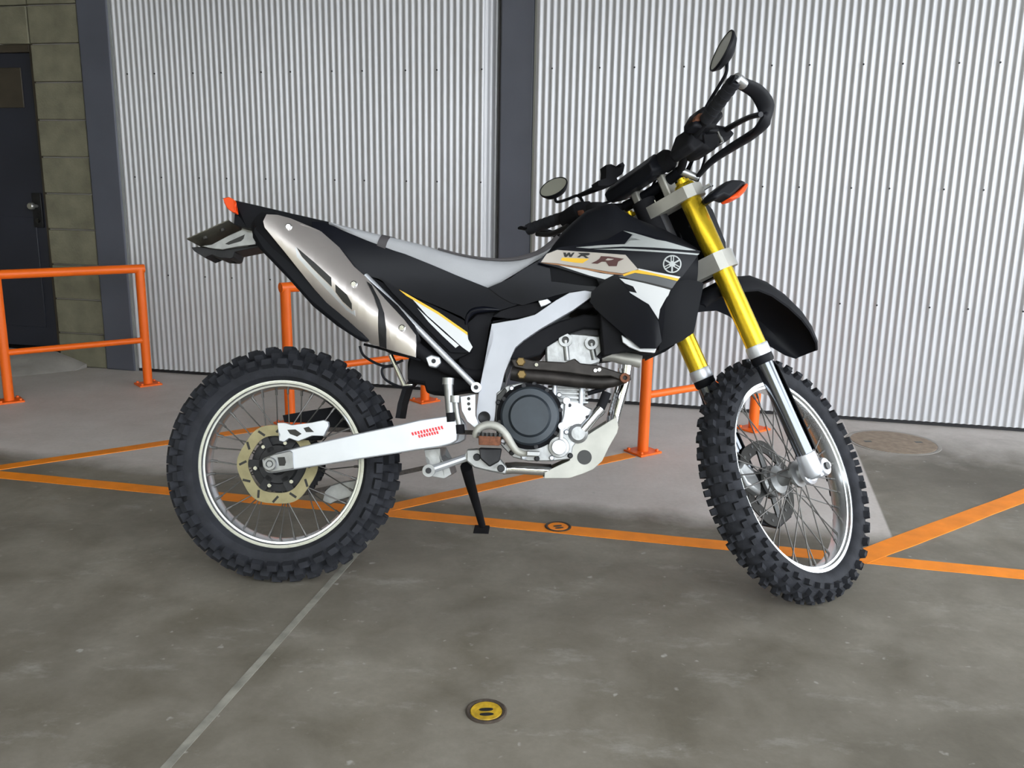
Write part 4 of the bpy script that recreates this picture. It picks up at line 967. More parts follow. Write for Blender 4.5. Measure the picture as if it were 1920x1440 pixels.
for k in range(6):
    z = z0 + (z1 - z0) * (k + .5) / 6
    b = bmesh.new(); box(b, x0 - .008, x1 + .008, -.082, .082, z - .0022, z + .0022); obj('fin', b, 'alu2', cyl)
for x in (x0 + .008, x1 - .012):
    obj('stud', rod((x, -.080, z0 - .01), (x, -.080, z1), .007), 'alu', cyl)
hd = part('cylinder_head', prism(S['cyl_head'], -.082, .082), 'alu2', bevel=.006)
st = S['head_studs']
for a, bb in ((st[0], st[1]), (st[2], st[3])):
    obj('head_rib', rod((a[0], -.083, a[1]), (bb[0], -.083, bb[1]), .008), 'alu2', hd)
    obj('head_boss', lathe(bmesh.new(), [(.010, -.094), (.018, -.094), (.019, -.08), (.010, -.08)], 24, (a[0], 0, a[1]), ring=True), 'alu2', hd)
    obj('plug', lathe(bmesh.new(), [(0, -.088), (.011, -.088), (.011, -.08), (0, -.08)], 20, (a[0], 0, a[1])), 'ink', hd)
part('head_cover', prism(S['head_cover'], -.075, .075), 'darkmetal', bevel=.008)
hp = part('exhaust_header', tube(bmesh.new(), [(p[0], -.118, p[1]) for p in S['header_pipe']], [.020, .020, .020, .019, .018, .016, .014], 18, k=4), 'exhaust', label='soot brown exhaust header')
obj('heat_shield', prism(S['header_plate'], -.142, -.134), 'exhaust', hp, bevel=.003)
he = S['header_end']
obj('end_ring', lathe(bmesh.new(), [(.006, -.150), (.0125, -.150), (.0135, -.146), (.0135, -.125), (.006, -.125)], 24, (he[0][0], 0, he[0][1]), ring=True), 'rust', hp)
for p in S['brass']:
    obj('clamp_nut', lathe(bmesh.new(), [(0, -.150), (.010, -.150), (.013, -.144), (.013, -.120), (0, -.120)], 6, (p[0], 0, p[1])), 'brass', hp)
hl = S['header_plate']
for k, p in enumerate(((hl[2][0] + .01, hl[2][1] - .012), (hl[7][0] - .005, hl[7][1] - .015), (hl[8][0] - .01, hl[8][1] - .008))):
    bolt('shield_bolt', (p[0], -.142, p[1]), .0055, .005, 'chrome', hp)
part('exhaust_port_pipe', tube(bmesh.new(), [(p[0], -.06, p[1]) for p in S['upper_pipe']], [.015, .016, .017, .018, .018], 16, k=3), 'clamp')
hs = S['water_hose']
wh = part('water_hose', tube(bmesh.new(), [(p[0], -.13, p[1]) for p in hs[2:]], .0125, 14, k=4), 'matte')
obj('hose_clip', tube(bmesh.new(), [(hs[2][0] - .006, -.13, hs[2][1] - .008), (hs[2][0] + .006, -.13, hs[2][1] + .006)], .0145, 14), 'chrome', wh)
part('water_pipe', tube(bmesh.new(), [(p[0], -.13, p[1]) for p in hs[:3]], .0125, 14, k=3), 'chrome')
part('water_pump', lathe(bmesh.new(), [(0, -.140), (.018, -.140), (.026, -.132), (.028, -.11), (0, -.11)], 24, (hs[0][0] - .012, 0, hs[0][1] - .010)), 'alu2')
sk = part('skid_plate', prism(S['skid'], -.121, -.115), 'skid', bevel=.002, label='scuffed aluminium skid plate')
part('skid_plate', prism(S['skid'], .115, .121), 'skid', bevel=.002)
q = S['skid']
low = [q[0], q[1], q[2], q[3], q[4], q[5], q[6], q[7], q[8]]
inner = [(x - .004, z + .004) for x, z in reversed(low)]
part('skid_plate_floor', prism(low + inner, -.118, .118), 'skid', bevel=.001)
kh_ = S['skid_hole']
obj('skid_opening', lathe(bmesh.new(), [(0, -.1218), (.019, -.1218), (.0205, -.1195), (0, -.1195)], 32, (kh_[0][0], 0, kh_[0][1])), 'ink', sk)

# ---- controls at the foot, linkage, stand
pd = S['pedal']
bp_ = part('brake_pedal', tube(bmesh.new(), [(p[0], -.165, p[1]) for p in pd], [.008, .010, .0105, .011, .011, .011, .011, .010, .009, .0075, .0075], 14, k=4), 'skid', label='curved cast brake pedal')
bm = bmesh.new(); box(bm, pd[-1][0] - .028, pd[-1][0] + .006, -.195, -.150, pd[-1][1] - .006, pd[-1][1] + .007)
obj('pedal_pad', bm, 'alu2', bp_, bevel=.002)
fp = S['footpeg']
fx = (fp[0][0] + fp[1][0]) / 2; fz = fp[0][1]
peg = part('footpeg', prism([(fx - .026, fz - .022), (fx + .026, fz - .022), (fx + .028, fz + .002), (fx - .028, fz + .002)], -.225, -.130), 'rust', bevel=.002)
for k in range(6):
    x = fx - .027 + k * .0108
    b = bmesh.new()
    for yy in (-.225, -.205, -.185, -.165, -.145):
        box(b, x - .0025, x + .0025, yy, yy + .008, fz + .001, fz + .010)
    obj('tooth_row', b, 'ink', peg, smooth=0)
part('footpeg_mount', prism([(fx - .03, fz - .03), (fx + .03, fz - .03), (fx + .025, fz - .065), (fx, fz - .08), (fx - .025, fz - .06)], -.160, -.120), 'darkmetal', bevel=.004)
part('footpeg', prism([(fx - .026, fz - .022), (fx + .026, fz - .022), (fx + .028, fz + .002), (fx - .028, fz + .002)], .130, .225), 'rust', bevel=.002)
lk = S['link_bar']
for s in (-1, 1):
    o = part('link_arm', tube(bmesh.new(), [(lk[0][0], s * .092, lk[0][1]), (lk[1][0], s * .092, lk[1][1])], .0105, 10, flat=1.0), 'alu')
    for p in lk:
        obj('link_bearing', lathe(bmesh.new(), [(0, -.012), (.017, -.012), (.017, .012), (0, .012)], 20, (p[0], s * .092, p[1])), 'alu2', o)
        obj('bearing_bolt', lathe(bmesh.new(), [(0, -.018), (.008, -.018), (.008, .018), (0, .018)], 12, (p[0], s * .092, p[1])), 'darkmetal', o)
part('link_rocker', prism(S['link_plate'], -.080, .080), 'alu2', bevel=.005)
hg = part('heel_guard', prism(S['heel_guard'], -.150, -.146), 'alu', bevel=.0015)
for p in S['heel_holes']:
    obj('guard_hole', lathe(bmesh.new(), [(0, -.1506), (.0045, -.1506), (.0045, -.1455), (0, -.1455)], 14, (p[0], 0, p[1])), 'ink', hg)
for k, nm in enumerate(('master_a', 'master_b')):
    q = S[nm]
    o = part('rear_master_cylinder' if k == 0 else 'brake_push_rod', tube(bmesh.new(), [(p[0], -.140, p[1]) for p in q], [.013, .012, .011] if k == 0 else [.009, .008, .009], 14), 'alu2')
    obj('cylinder_boot', tube(bmesh.new(), [(q[2][0], -.14, q[2][1] + .008), (q[2][0] + .003, -.14, q[2][1] - .016)], .012, 14), 'matte', o)
    obj('cylinder_neck', tube(bmesh.new(), [(q[0][0], -.14, q[0][1] + .006), (q[0][0], -.14, q[0][1] - .012)], .016, 14), 'alu2', o)
std = part('side_stand', tube(bmesh.new(), [(.505, .125, .335), (.512, .20, .285), (.530, .33, .192), (.541, .405, .135)], [.018, .016, .0125, .0115], 12), 'matte', label='black side stand')
b = bmesh.new(); box(b, .515, .565, .375, .445, -.003, .006, Matrix.Translation((0, 0, .116)) @ Matrix.Translation((0, .41, 0)) @ Matrix.Rotation(.2726, 4, 'X') @ Matrix.Translation((0, -.41, 0))); obj('stand_foot', b, 'matte', std, bevel=.002)

# ---- dark clutter behind the panels
part('rear_shock_body', prism(S['dark_mass'], -.065, .065), 'matte', bevel=.008)
part('airbox', prism(S['side_dark_rear'], -.088, .088), 'matte', bevel=.006)
part('airbox_panel', prism(S['airbox_panel'], -.110, -.104), 'matte', bevel=.003)
fn_ = part('frame_clip', prism(S['frame_nut'], -.128, -.120), 'alu', bevel=.002)
sbx = part('reservoir_bracket', prism(S['silver_box'], -.128, -.105), 'alu', bevel=.003)
c0 = [sum(p[i] for p in S['silver_box']) / 6 for i in (0, 1)]
bolt('bracket_bolt', (c0[0], -.128, c0[1]), .006, .004, 'darkmetal', sbx)
mf = S['mud_flap']
rings = []
for x, z in mf:
    rings.append([(x - .006, -.055, z), (x + .006, -.055, z), (x + .006, .055, z), (x - .006, .055, z)])
part('mud_flap', loft([[Vector(p) for p in r] for r in rings]), 'matte')
bs = S['bright_strap']
part('chrome_bracket', tube(bmesh.new(), [(p[0], -.13, p[1]) for p in bs], [.0065, .007, .004], 10), 'chrome')
for nm, m_ in (('cable_a', 'plastic'), ('cable_b', 'plastic'), ('cable_c', 'plastic')):
    part('rear_cable', tube(bmesh.new(), [(p[0], -.12, p[1]) for p in S[nm]], .0035, 8, k=6), m_)

part('inner_fender', prism(S['inner_fender'], -.105, .105), 'matte', bevel=.004)
# ---- exhaust muffler
def lerp2(a, b, t): return (a[0] + (b[0] - a[0]) * t, a[1] + (b[1] - a[1]) * t)
secs = []
ux, uz = MUF1[0] - MUF0[0], MUF1[1] - MUF0[1]; ln_ = math.hypot(ux, uz); ux /= ln_; uz /= ln_
for t, r in ((-.02, .028), (.03, .048), (.15, .060), (.55, .066), (.80, .062), (.93, .050), (1.0, .030)):
    cx0, cz0 = lerp2(MUF0, MUF1, t)
    secs.append([Vector((cx0 - uz * r * math.cos(a), -.145 + .042 * math.sin(a) * min(1, r / .05), cz0 + ux * r * math.cos(a))) for a in [2 * math.pi * k / 28 for k in range(28)]])
mb = part('muffler', loft(secs), 'matte', label='exhaust muffler can')
mc = part('muffler_cover', surf(S['muffler_cover'], f_muf, 0, .012, .018), 'muffler', bevel=.004, label='satin silver muffler cover')
obj('cover_slot', surf(S['muffler_slot_long'], f_muf, .0012, .004, .02), 'ink', mc)
obj('cover_slot', surf(S['muffler_slot_short'], f_muf, .0012, .004, .02), 'ink', mc)
obj('slot_lip', surf(S['muffler_lip'], f_muf, .0008, .003, .02), 'alu', mc)
obj('cover_band', surf(S['muffler_band'], f_muf, .0022, .004, .02), 'darkmetal', mc)
for x, z in S['muffler_bolts']:
    y = f_muf(x, z)
    obj('cover_bolt', lathe(bmesh.new(), [(0, y - .006), (.006, y - .006), (.0075, y - .003), (.0095, y - .002), (.0095, y + .004), (0, y + .004)], 18, (x, 0, z)), 'chrome', mc)
part('muffler_guard', prism(S['muffler_guard'], -.180, -.135), 'plastic', bevel=.010, label='black lower muffler guard')
part('exhaust_mid_pipe', tube(bmesh.new(), [(MUF1[0] - .03, -.135, MUF1[1] + .03), (.42, -.105, .63), (.50, -.078, .60), (.62, -.072, .595)], .018, 14, k=4), 'matte')

# ---- seat
stp, sbt = S['seat_top'], S['seat_bottom']
secs = []
N_ = 48
def at(poly, x):
    for a, b in zip(poly[:-1], poly[1:]):
        if a[0] <= x <= b[0]:
            return a[1] + (b[1] - a[1]) * (x - a[0]) / max(1e-6, b[0] - a[0])
    return poly[0][1] if x < poly[0][0] else poly[-1][1]
xs0, xs1 = stp[0][0], stp[-1][0]
for k in range(N_ + 1):
    x = xs0 + (xs1 - xs0) * k / N_
    zt = at(stp, x); zb = min(at(sbt, x), zt - .008)
    w_ = .112 - .022 * sm((x - .45) / .25)
    e = min(.022, (zt - zb) * .35)
    half = [(-w_ + .004, zb), (-w_, zb + (zt - zb) * .35), (-w_ + .003, zt - e), (-w_ + .012, zt - e * .3), (-w_ + .032, zt), (-w_ * .35, zt + .006)]
    secs.append([Vector((x, y, z)) for y, z in half] + [Vector((x, -y, z)) for y, z in reversed(half)])
seat = part('seat', loft(secs), 'seat', smooth=50, label='light grey vinyl seat')
def seat_strap(xa, xb, m):
    ss = []
    for k in range(5):
        x = xa + (xb - xa) * k / 4
        ring = []
        zt = at(stp, x); zb = min(at(sbt, x), zt - .008); w_ = .112 - .022 * sm((x - .45) / .25)
        e = min(.022, (zt - zb) * .35); d_ = .0018
        half = [(-w_ + .004 - d_, zb), (-w_ - d_, zb + (zt - zb) * .35), (-w_ + .003 - d_, zt - e), (-w_ + .012 - d_, zt - e * .3 + d_), (-w_ + .032, zt + d_), (-w_ * .35, zt + .006 + d_)]
        ss.append([Vector((x + (zt - z) * -.35, y, z)) for y, z in half] + [Vector((x + (zt - z) * -.35, -y, z)) for y, z in reversed(half)])
    return loft(ss)
obj('seat_strap', seat_strap(.268, .292, 'seatdark'), 'seatdark', seat, smooth=50)
# dark piping along the upper edge of the seat front
bm = tube(bmesh.new(), [(p[0], -.100 + .018 * sm((p[0] - .45) / .25), p[1] - .001) for p in stp[5:]], [.003, .003, .0035, .004, .006, .008, .010, .009], 8, k=3)
obj('seat_piping', bm, 'seatdark', seat)

# ---- body panels, both sides
def panel(name, key, fn, m, off=0.0, thick=.006, parent=None, far=True, label=None, step=.03):
    o = obj(name, surf(S[key], fn, off, thick, step), m, parent or moto)
    if label: o['label'] = label
    p = None
    if far:
        p = obj(name, surf(S[key], fn, off, thick, step, mirror=True), m, parent or moto)
    return o, p
scn, scf = panel('side_cover', 'side_cover', f_side, 'gloss', label='gloss black side cover under the seat')
tkn, tkf = panel('tank_side_cover', 'tank_side', f_side, 'gloss', off=.004)
npn, npf = panel('side_number_panel', 'side_number_plate', lambda x, z: -.118, 'gloss', label='black lower side panel with white and yellow stripes')
for own, mir in ((npn, False), (npf, True)):
    for nm, key, m_, of in (('white_stripe', 'side_white', 'white', .0008), ('white_stripe', 'side_white_thin', 'white', .0008), ('yellow_stripe', 'side_yellow', 'yellow', .0014)):
        obj(nm, surf(S[key], lambda x, z: -.118, of, .001, .05, mirror=mir), m_, own)
lp = S['cover_lip']
for own, sg in ((scn, 1), (scf, -1)):
    obj('cover_lip', tube(bmesh.new(), [(p[0], sg * (f_side(*p) + .004), p[1]) for p in lp], [.003, .007, .0095, .009, .004], 12, k=4), 'gloss', own)  # rounded gloss rim added to catch a highlight at the cover's tip
# fuel tank
tt = S['tank_top']
secs = []
for k in range(33):
    x = tt[0][0] + (tt[-1][0] - tt[0][0]) * k / 32
    zt = at(tt, x); zb = .80 + .06 * (k / 32)
    zb = min(zb, zt - .03)
    w_ = .085 + .05 * math.sin(math.pi * min(1, .15 + .85 * k / 32)) 
    half = [(-w_ * .8, zb), (-w_, zb + (zt - zb) * .3), (-w_, zb + (zt - zb) * .6), (-w_ * .88, zt - .02), (-w_ * .66, zt), (-w_ * .3, zt + .008)]
    secs.append([Vector((x, y, z)) for y, z in half] + [Vector((x, -y, z)) for y, z in reversed(half)])
tank = part('fuel_tank', loft(secs), 'plastic', smooth=60, label='black plastic fuel tank')
obj('fuel_cap', lathe(bmesh.new(), [(0, 1.098), (.030, 1.097), (.034, 1.090), (.034, 1.05), (0, 1.05)], 24, (.86, 0, 0), 'z'), 'matte', tank)
shn, shf = panel('radiator_shroud', 'shroud', f_shroud, 'gloss', label='gloss black radiator shroud with cream, grey, yellow and white graphics', step=.02)
graphics = [('cream_panel', 'g_cream', 'cream', .0006), ('cream_panel', 'g_cream_low', 'white', .0006), ('brown_stripe', 'g_brown', 'brown', .0011),
            ('yellow_bar', 'g_yellow_box', 'yellow', .0011), ('silver_stripe', 'g_silver_top', 'silver', .0006), ('silver_stripe', 'g_silver_line', 'silver', .0006),
            ('grey_stripe', 'g_grey', 'greyg', .0006), ('white_stripe', 'g_white_line', 'white', .0009), ('yellow_stripe', 'g_yellow_line', 'yellow', .0013),
            ('white_panel', 'g_white', 'white', .0006), ('black_stripe', 'g_black_line', 'ink', .0011)]
for own, mir in ((shn, False), (shf, True)):
    for nm, key, m_, of in graphics:
        obj(nm, surf(S[key], f_shroud, of, .0008, .03, mirror=mir), m_, own)
obj('lettering', surf(S['txt_W'], f_shroud, .0019, .0006, .05), 'ink', shn)['label'] = 'black letter W'
obj('lettering', surf(S['txt_R1'], f_shroud, .0019, .0006, .05), 'ink', shn)['label'] = 'black letter R'
r2 = obj('lettering', surf(S['txt_R2'], f_shroud, .0019, .0006, .05), 'maroon', shn); r2['label'] = 'large dark red letter R'
obj('lettering_counter', surf(S['txt_R2_hole'], f_shroud, .0024, .0005, .05), 'cream', shn)
# round emblem: ring with three crossed tuning forks
ex, ez = S['emblem'][0]; er_ = .0172 * 1.0
er_ = S['emblem'][1][0] - S['emblem'][0][0]
def on_shroud(bm, off):
    for v in bm.verts:
        v.co.y = f_shroud(v.co.x, v.co.z) - off + v.co.y
    return bm
bm = lathe(bmesh.new(), [(er_ * .86, 0), (er_, 0), (er_, -.0012), (er_ * .86, -.0012)], 40, (ex, 0, ez), ring=True)
em = obj('emblem', on_shroud(bm, .0008), 'silver', shn); em['label'] = 'round silver emblem of three crossed tuning forks'
bm = bmesh.new()
for k in range(3):
    m_ = Matrix.Translation((ex, 0, ez)) @ Matrix.Rotation(math.radians(-90 + 120 * k), 4, 'Y')
    for dz in (-.0030, .0030):
        box(bm, er_ * .22, er_ * .86, -.0012, 0, dz - .0013, dz + .0013, m_)
    box(bm, er_ * .05, er_ * .34, -.0012, 0, -.0043, .0043, m_)
    box(bm, -er_ * .84, er_ * .1, -.0011, 0, -.0020, .0020, m_)
obj('tuning_fork_mark', on_shroud(bm, .0008), 'silver', shn)
for mir in (False, True):
    o = obj('air_scoop', surf(S['shroud_scoop'], lambda x, z: f_shroud(x, z) - .012 + .9 * (x - .95) ** 2, 0, .010, .02, mirror=mir), 'gloss', moto, bevel=.003)
    obj('radiator_louver', surf(S['louver'], lambda x, z: f_shroud(x, z) + .02, 0, .010, .03, mirror=mir), 'plastic', moto, bevel=.003)
    obj('radiator_guard', surf(S['rad_white'], lambda x, z: -.165, 0, .008, .05, mirror=mir), 'white', moto, bevel=.003)
part('radiator', prism(S['radiator'], -.145, -.045), 'matte', bevel=.004)
part('radiator', prism(S['radiator'], .045, .145), 'matte', bevel=.004)

# ---- tail
tf = part('rear_fender', prism(S['tail_fender'], -.085, .085), 'plastic', bevel=.006, label='black rear fender')
for s in (-1, 1):
    obj('turn_signal', prism(S['tail_light'], -.112 if s < 0 else .088, -.088 if s < 0 else .112), 'amber', tf, bevel=.006)
obj('tail_lamp', prism([(x + .004, z - .001) for x, z in S['tail_light']], -.05, .05), 'amber', tf, bevel=.004)
pn = S['plate_near']
d = Vector((pn[1][0] - pn[0][0], pn[1][1] - pn[0][1])).normalized(); n2 = Vector((-d.y, d.x)) * .003
pl = part('plate_holder', prism([(pn[0][0], pn[0][1]), (pn[1][0], pn[1][1]), (pn[1][0] + n2.x, pn[1][1] + n2.y), (pn[0][0] + n2.x, pn[0][1] + n2.y)], -.10, .10), 'plate', bevel=.001, label='bare dark licence plate holder')
for t in (.3, .72):
    c = (pn[0][0] + (pn[1][0] - pn[0][0]) * t, pn[0][1] + (pn[1][1] - pn[0][1]) * t)
    obj('holder_bolt', tube(bmesh.new(), [(c[0] + n2.x, -.06, c[1] + n2.y), (c[0] - n2.x * 2.4, -.06, c[1] - n2.y * 2.4)], .007, 10), 'steel', pl)
pbk = part('plate_bracket', prism(S['plate_bracket'], -.050, -.044), 'alu2', bevel=.0015)
part('plate_bracket', prism(S['plate_bracket'], .044, .050), 'alu2', bevel=.0015)
obj('bracket_slot', prism(S['plate_bracket_slot'], -.0506, -.0434), 'ink', pbk, smooth=0)
part('plate_lamp_mount', prism(S['plate_lower'], -.040, .040), 'darkmetal', bevel=.002)
part('tail_arm', prism([(S['plate_bracket'][5][0] - .02, S['plate_bracket'][5][1] - .06), (S['plate_bracket'][5][0] + .05, S['plate_bracket'][5][1] - .055), (S['plate_bracket'][5][0] + .06, S['plate_bracket'][5][1] + .03), (S['plate_bracket'][5][0] - .03, S['plate_bracket'][5][1] + .03)], -.042, .042), 'matte', bevel=.004)

# ================================================================== front end (fork frame)
FU = -.034
for s, nm in ((-1, 'near'), (1, 'far')):
    y = s * .100
    o = fpart('fork_upper_tube', lathe(bmesh.new(), [(0, .372), (.0285, .372), (.0285, .55), (.0295, .60), (.0295, .855), (.026, .862), (0, .862)], 36, (FU, y, 0), 'z'), 'gold', label='gold anodised upper fork tube')
    obj('fork_cap', lathe(bmesh.new(), [(0, .862), (.020, .862), (.020, .872), (.011, .872), (.011, .880), (0, .880)], 24, (FU, y, 0), 'z'), 'gold', o)
    obj('seal_collar', lathe(bmesh.new(), [(0, .345), (.0305, .345), (.0315, .350), (.0315, .372), (.030, .376), (0, .376)], 36, (FU, y, 0), 'z'), 'alu', o)
    obj('dust_seal', lathe(bmesh.new(), [(0, .322), (.0275, .322), (.0305, .328), (.0305, .345), (0, .345)], 36, (FU, y, 0), 'z'), 'plastic', o)
    lo = fpart('fork_lower_tube', lathe(bmesh.new(), [(0, .03), (.0245, .03), (.0245, .325), (0, .325)], 36, (FU, y, 0), 'z'), 'legdark', label='dark polished lower fork tube')
    # plastic protector in front of the leg
    secs = []
    for w_, k in ((.055, .9), (.12, 1.0), (.22, 1.0), (.30, .95), (.318, .7)):
        ring = []
        for a in [math.radians(-75 + 150 * j / 8) for j in range(9)]:
            ring.append(Vector((FU + .0305 * math.cos(a) + .002, y + s * .002 + .031 * k * math.sin(a), w_)))
        for a in [math.radians(75 - 150 * j / 8) for j in range(9)]:
            ring.append(Vector((FU + .0275 * math.cos(a) + .002, y + s * .002 + .028 * k * math.sin(a), w_)))
        secs.append(ring)
    fpart('fork_guard', loft(secs), 'plastic')
    # axle clamp
    bm = lathe(bmesh.new(), [(0, -.012), (.020, -.012), (.026, .0), (.027, .045), (.0255, .055), (0, .055)], 28, (FU, y, 0), 'z')
    ft = fpart('fork_foot', bm, 'alu', bevel=.002)
    b = lathe(bmesh.new(), [(0, y - s * .022), (.024, y - s * .022), (.0255, y - s * .018), (.0255, y + s * .018), (.022, y + s * .024), (0, y + s * .024)], 28, (0, 0, 0), 'y'); obj('axle_boss', b, 'alu', ft)
    b = bmesh.new(); box(b, FU, 0, y - .019, y + .019, -.020, .022); obj('foot_web', b, 'alu', ft, bevel=.004)
    b = lathe(bmesh.new(), [(0, y - .030), (.0105, y - .030), (.0105, y + .030), (0, y + .030)], 20, (0.0, 0, 0), 'y'); obj('axle_end', b, 'ink', ft)
    b = bmesh.new(); box(b, .018, .040, y - .018, y + .018, -.012, .004); obj('pinch_lug', b, 'alu', ft, bevel=.003)
    for dy in (-.008, .008):
        obj('pinch_bolt', rod((.030, y + dy, -.016), (.030, y + dy, .010), .004, 8), 'darkmetal', ft)
fpart('front_axle', rod((0, -.125, 0), (0, .125, 0), .0095, 16), 'steel')
fpart('axle_spacer', lathe(bmesh.new(), [(0, -.078), (.030, -.078), (.038, -.072), (.038, -.062), (.026, -.058), (0, -.058)], 32), 'alu')
def clamp_outline(w2, uf, ub, mid):
    pts = []
    for s in (-1, 1):
        pass
    P = [(FU + .045, -.085), (FU + .052, -.10), (FU + .045, -.125), (FU + .02, -.138), (FU - .02, -.136), (FU - .040, -.118), (FU - .044, -.09), (mid, -.045), (mid - .01, 0)]
    Q = P + [(u, -y) for u, y in reversed(P[:-1])]
    return Q + [(FU + .03, .05), (FU + .025, 0), (FU + .03, -.05)]
def slab(pts, w0, w1):
    bm = bmesh.new()
    a = [bm.verts.new((u, y, w0)) for u, y in pts]; b = [bm.verts.new((u, y, w1)) for u, y in pts]
    fs = [bm.faces.new(a), bm.faces.new(list(reversed(b)))]
    for i in range(len(pts)):
        j = (i + 1) % len(pts); bm.faces.new((a[i], a[j], b[j], b[i]))
    bmesh.ops.triangulate(bm, faces=fs, ngon_method='EAR_CLIP')
    return bm
tc_ = fpart('upper_triple_clamp', slab(clamp_outline(0, 0, 0, -.085), .815, .850), 'clamp', bevel=.008, label='grey cast upper triple clamp')
obj('stem_nut', lathe(bmesh.new(), [(0, .85), (.018, .85), (.018, .862), (0, .862)], 6, (-.055, 0, 0), 'z'), 'chrome', tc_)
for s in (-1, 1):
    obj('clamp_bolt', rod((FU + .046, s * .112, .832), (FU + .046, s * .150, .832), .006, 8), 'chrome', tc_)
lc = fpart('lower_triple_clamp', slab(clamp_outline(0, 0, 0, -.090), .600, .650), 'clamp', bevel=.006, label='grey cast lower triple clamp')
for s in (-1, 1):
    b = bmesh.new(); box(b, FU + .030, FU + .058, s * .10 - .022, s * .10 + .022, .600, .650); obj('clamp_lug', b, 'alu2', lc, bevel=.003)
fpart('steering_stem', rod((-.052, 0, .60), (-.052, 0, .83), .022, 20), 'darkmetal')
# fender
fc_ = [(u if u < .2 else .2 + (u - .2) * .88, w_) for u, w_ in [(-.11, .545), (-.06, .566), (.0, .582), (.08, .590), (.16, .580), (.24, .546), (.32, .490), (.38, .428), (.415, .370), (.432, .312), (.434, .284)]]
fw_ = [.050, .066, .074, .078, .080, .082, .084, .082, .074, .058, .040]
dr_ = [.020, .030, .045, .060, .062, .065, .068, .064, .052, .030, .012]
secs = []
for i, ((u, w_), hw, dp) in enumerate(zip(fc_, fw_, dr_)):
    p0 = fc_[max(i - 1, 0)]; p1 = fc_[min(i + 1, len(fc_) - 1)]
    t = Vector((p1[0] - p0[0], p1[1] - p0[1])).normalized(); nx, nw = -t.y, t.x
    prof = [(-1, -1), (-.97, -.55), (-.80, -.18), (-.45, -.03), (0, .0), (.45, -.03), (.80, -.18), (.97, -.55), (1, -1)]
    outer = [Vector((u + nx * dp * d, hw * a, w_ + nw * dp * d)) for a, d in prof]
    inner = [Vector((u + nx * (dp * d - .004), (hw - .004) * a, w_ + nw * (dp * d - .004))) for a, d in reversed(prof)]
    secs.append(outer + inner)
fpart('front_fender', loft(secs), 'plastic', smooth=40, label='black front fender')
# headlight mask
secs = []
for w_, hw, u0, u1 in ((.60, .055, .045, .095), (.68, .085, .030, .125), (.78, .095, .020, .120), (.86, .080, .010, .085), (.90, .055, .0, .05)):
    secs.append([Vector((u, y, w_)) for u, y in ((u0, -hw), (u0 + .6 * (u1 - u0), -hw * .9), (u1, -hw * .5), (u1, hw * .5), (u0 + .6 * (u1 - u0), hw * .9), (u0, hw))])
fpart('headlight_mask', loft(secs), 'plastic', smooth=50)
# turn signals on the fork
for s in (-1, 1):
    ys = (-.195, -.150) if s < 0 else (.150, .195)
    o = fpart('turn_signal_body', prism(S['ind_body'], *ys), 'plastic', bevel=.012)
    obj('amber_lens', prism(S['ind_lens'], ys[0] + .003, ys[1] - .003), 'amber', o, bevel=.007)['label'] = 'amber turn signal lens'
    obj('signal_stalk', rod((-.02, s * .12, .79), (-.035, s * .165, .790), .010, 12), 'plastic', o)

# ---- handlebar
bar = [(-.135, -.405, .992), (-.095, -.25, .955), (-.068, -.17, .930), (-.032, -.105, .900), (-.028, -.05, .896), (-.028, .05, .896), (-.032, .105, .900), (-.068, .17, .930), (-.095, .25, .955), (-.125, .405, .984)]
hb_ = fpart('handlebar', tube(bmesh.new(), bar, .0115, 14, k=4), 'matte', label='black handlebar')
obj('bar_pad', tube(bmesh.new(), [(p[0], p[1], p[2]) for p in bar[3:7]], .0155, 14, k=2), 'plastic', hb_)
for s in (-1, 1):
    b = bmesh.new(); box(b, -.052, -.004, s * .05 - .012, s * .05 + .012, .850, .918); obj('bar_clamp', b, 'clamp', hb_, bevel=.005)
    e = bar[0] if s < 0 else bar[-1]; i_ = bar[1] if s < 0 else bar[-2]
    e, i_ = Vector(e), Vector(i_)
    g = obj('grip', tube(bmesh.new(), [e + (e - i_) * .0, e.lerp(i_, .85)], .0170, 16), 'rubber', hb_)
    for k in range(6):
        c = e.lerp(i_, .08 + k * .12); dd = (i_ - e).normalized() * .004
        obj('grip_rib', tube(bmesh.new(), [c - dd, c + dd], .0182, 16), 'rubber', hb_)
gd = S['guard']
gb = fpart('hand_guard', tube(bmesh.new(), [gd[0]] + gd[1:], [.013, .016, .020, .025, .028, .028, .025, .019, .012], 14, k=5, flat=.42, up=(0, .35, 1)), 'plastic', label='black hand guard on the throttle side')
obj('guard_end_clamp', tube(bmesh.new(), [bar[0], (gd[0][0] + .02, gd[0][1] - .004, gd[0][2]), (gd[1][0], gd[1][1], gd[1][2])], .0145, 12), 'alu2', gb)
obj('guard_inner_clamp', tube(bmesh.new(), [gd[-1], (-.035, -.11, .898)], .011, 12), 'alu2', gb)
gf = [(p[0], -p[1], p[2]) for p in gd]
gb2 = fpart('hand_guard', tube(bmesh.new(), gf, [.013, .016, .020, .025, .028, .028, .025, .019, .012], 14, k=5, flat=.42, up=(0, -.35, 1)), 'plastic', label='black hand guard on the clutch side')
obj('guard_inner_clamp', tube(bmesh.new(), [gf[-1], (-.035, .11, .898)], .011, 12), 'alu2', gb2)
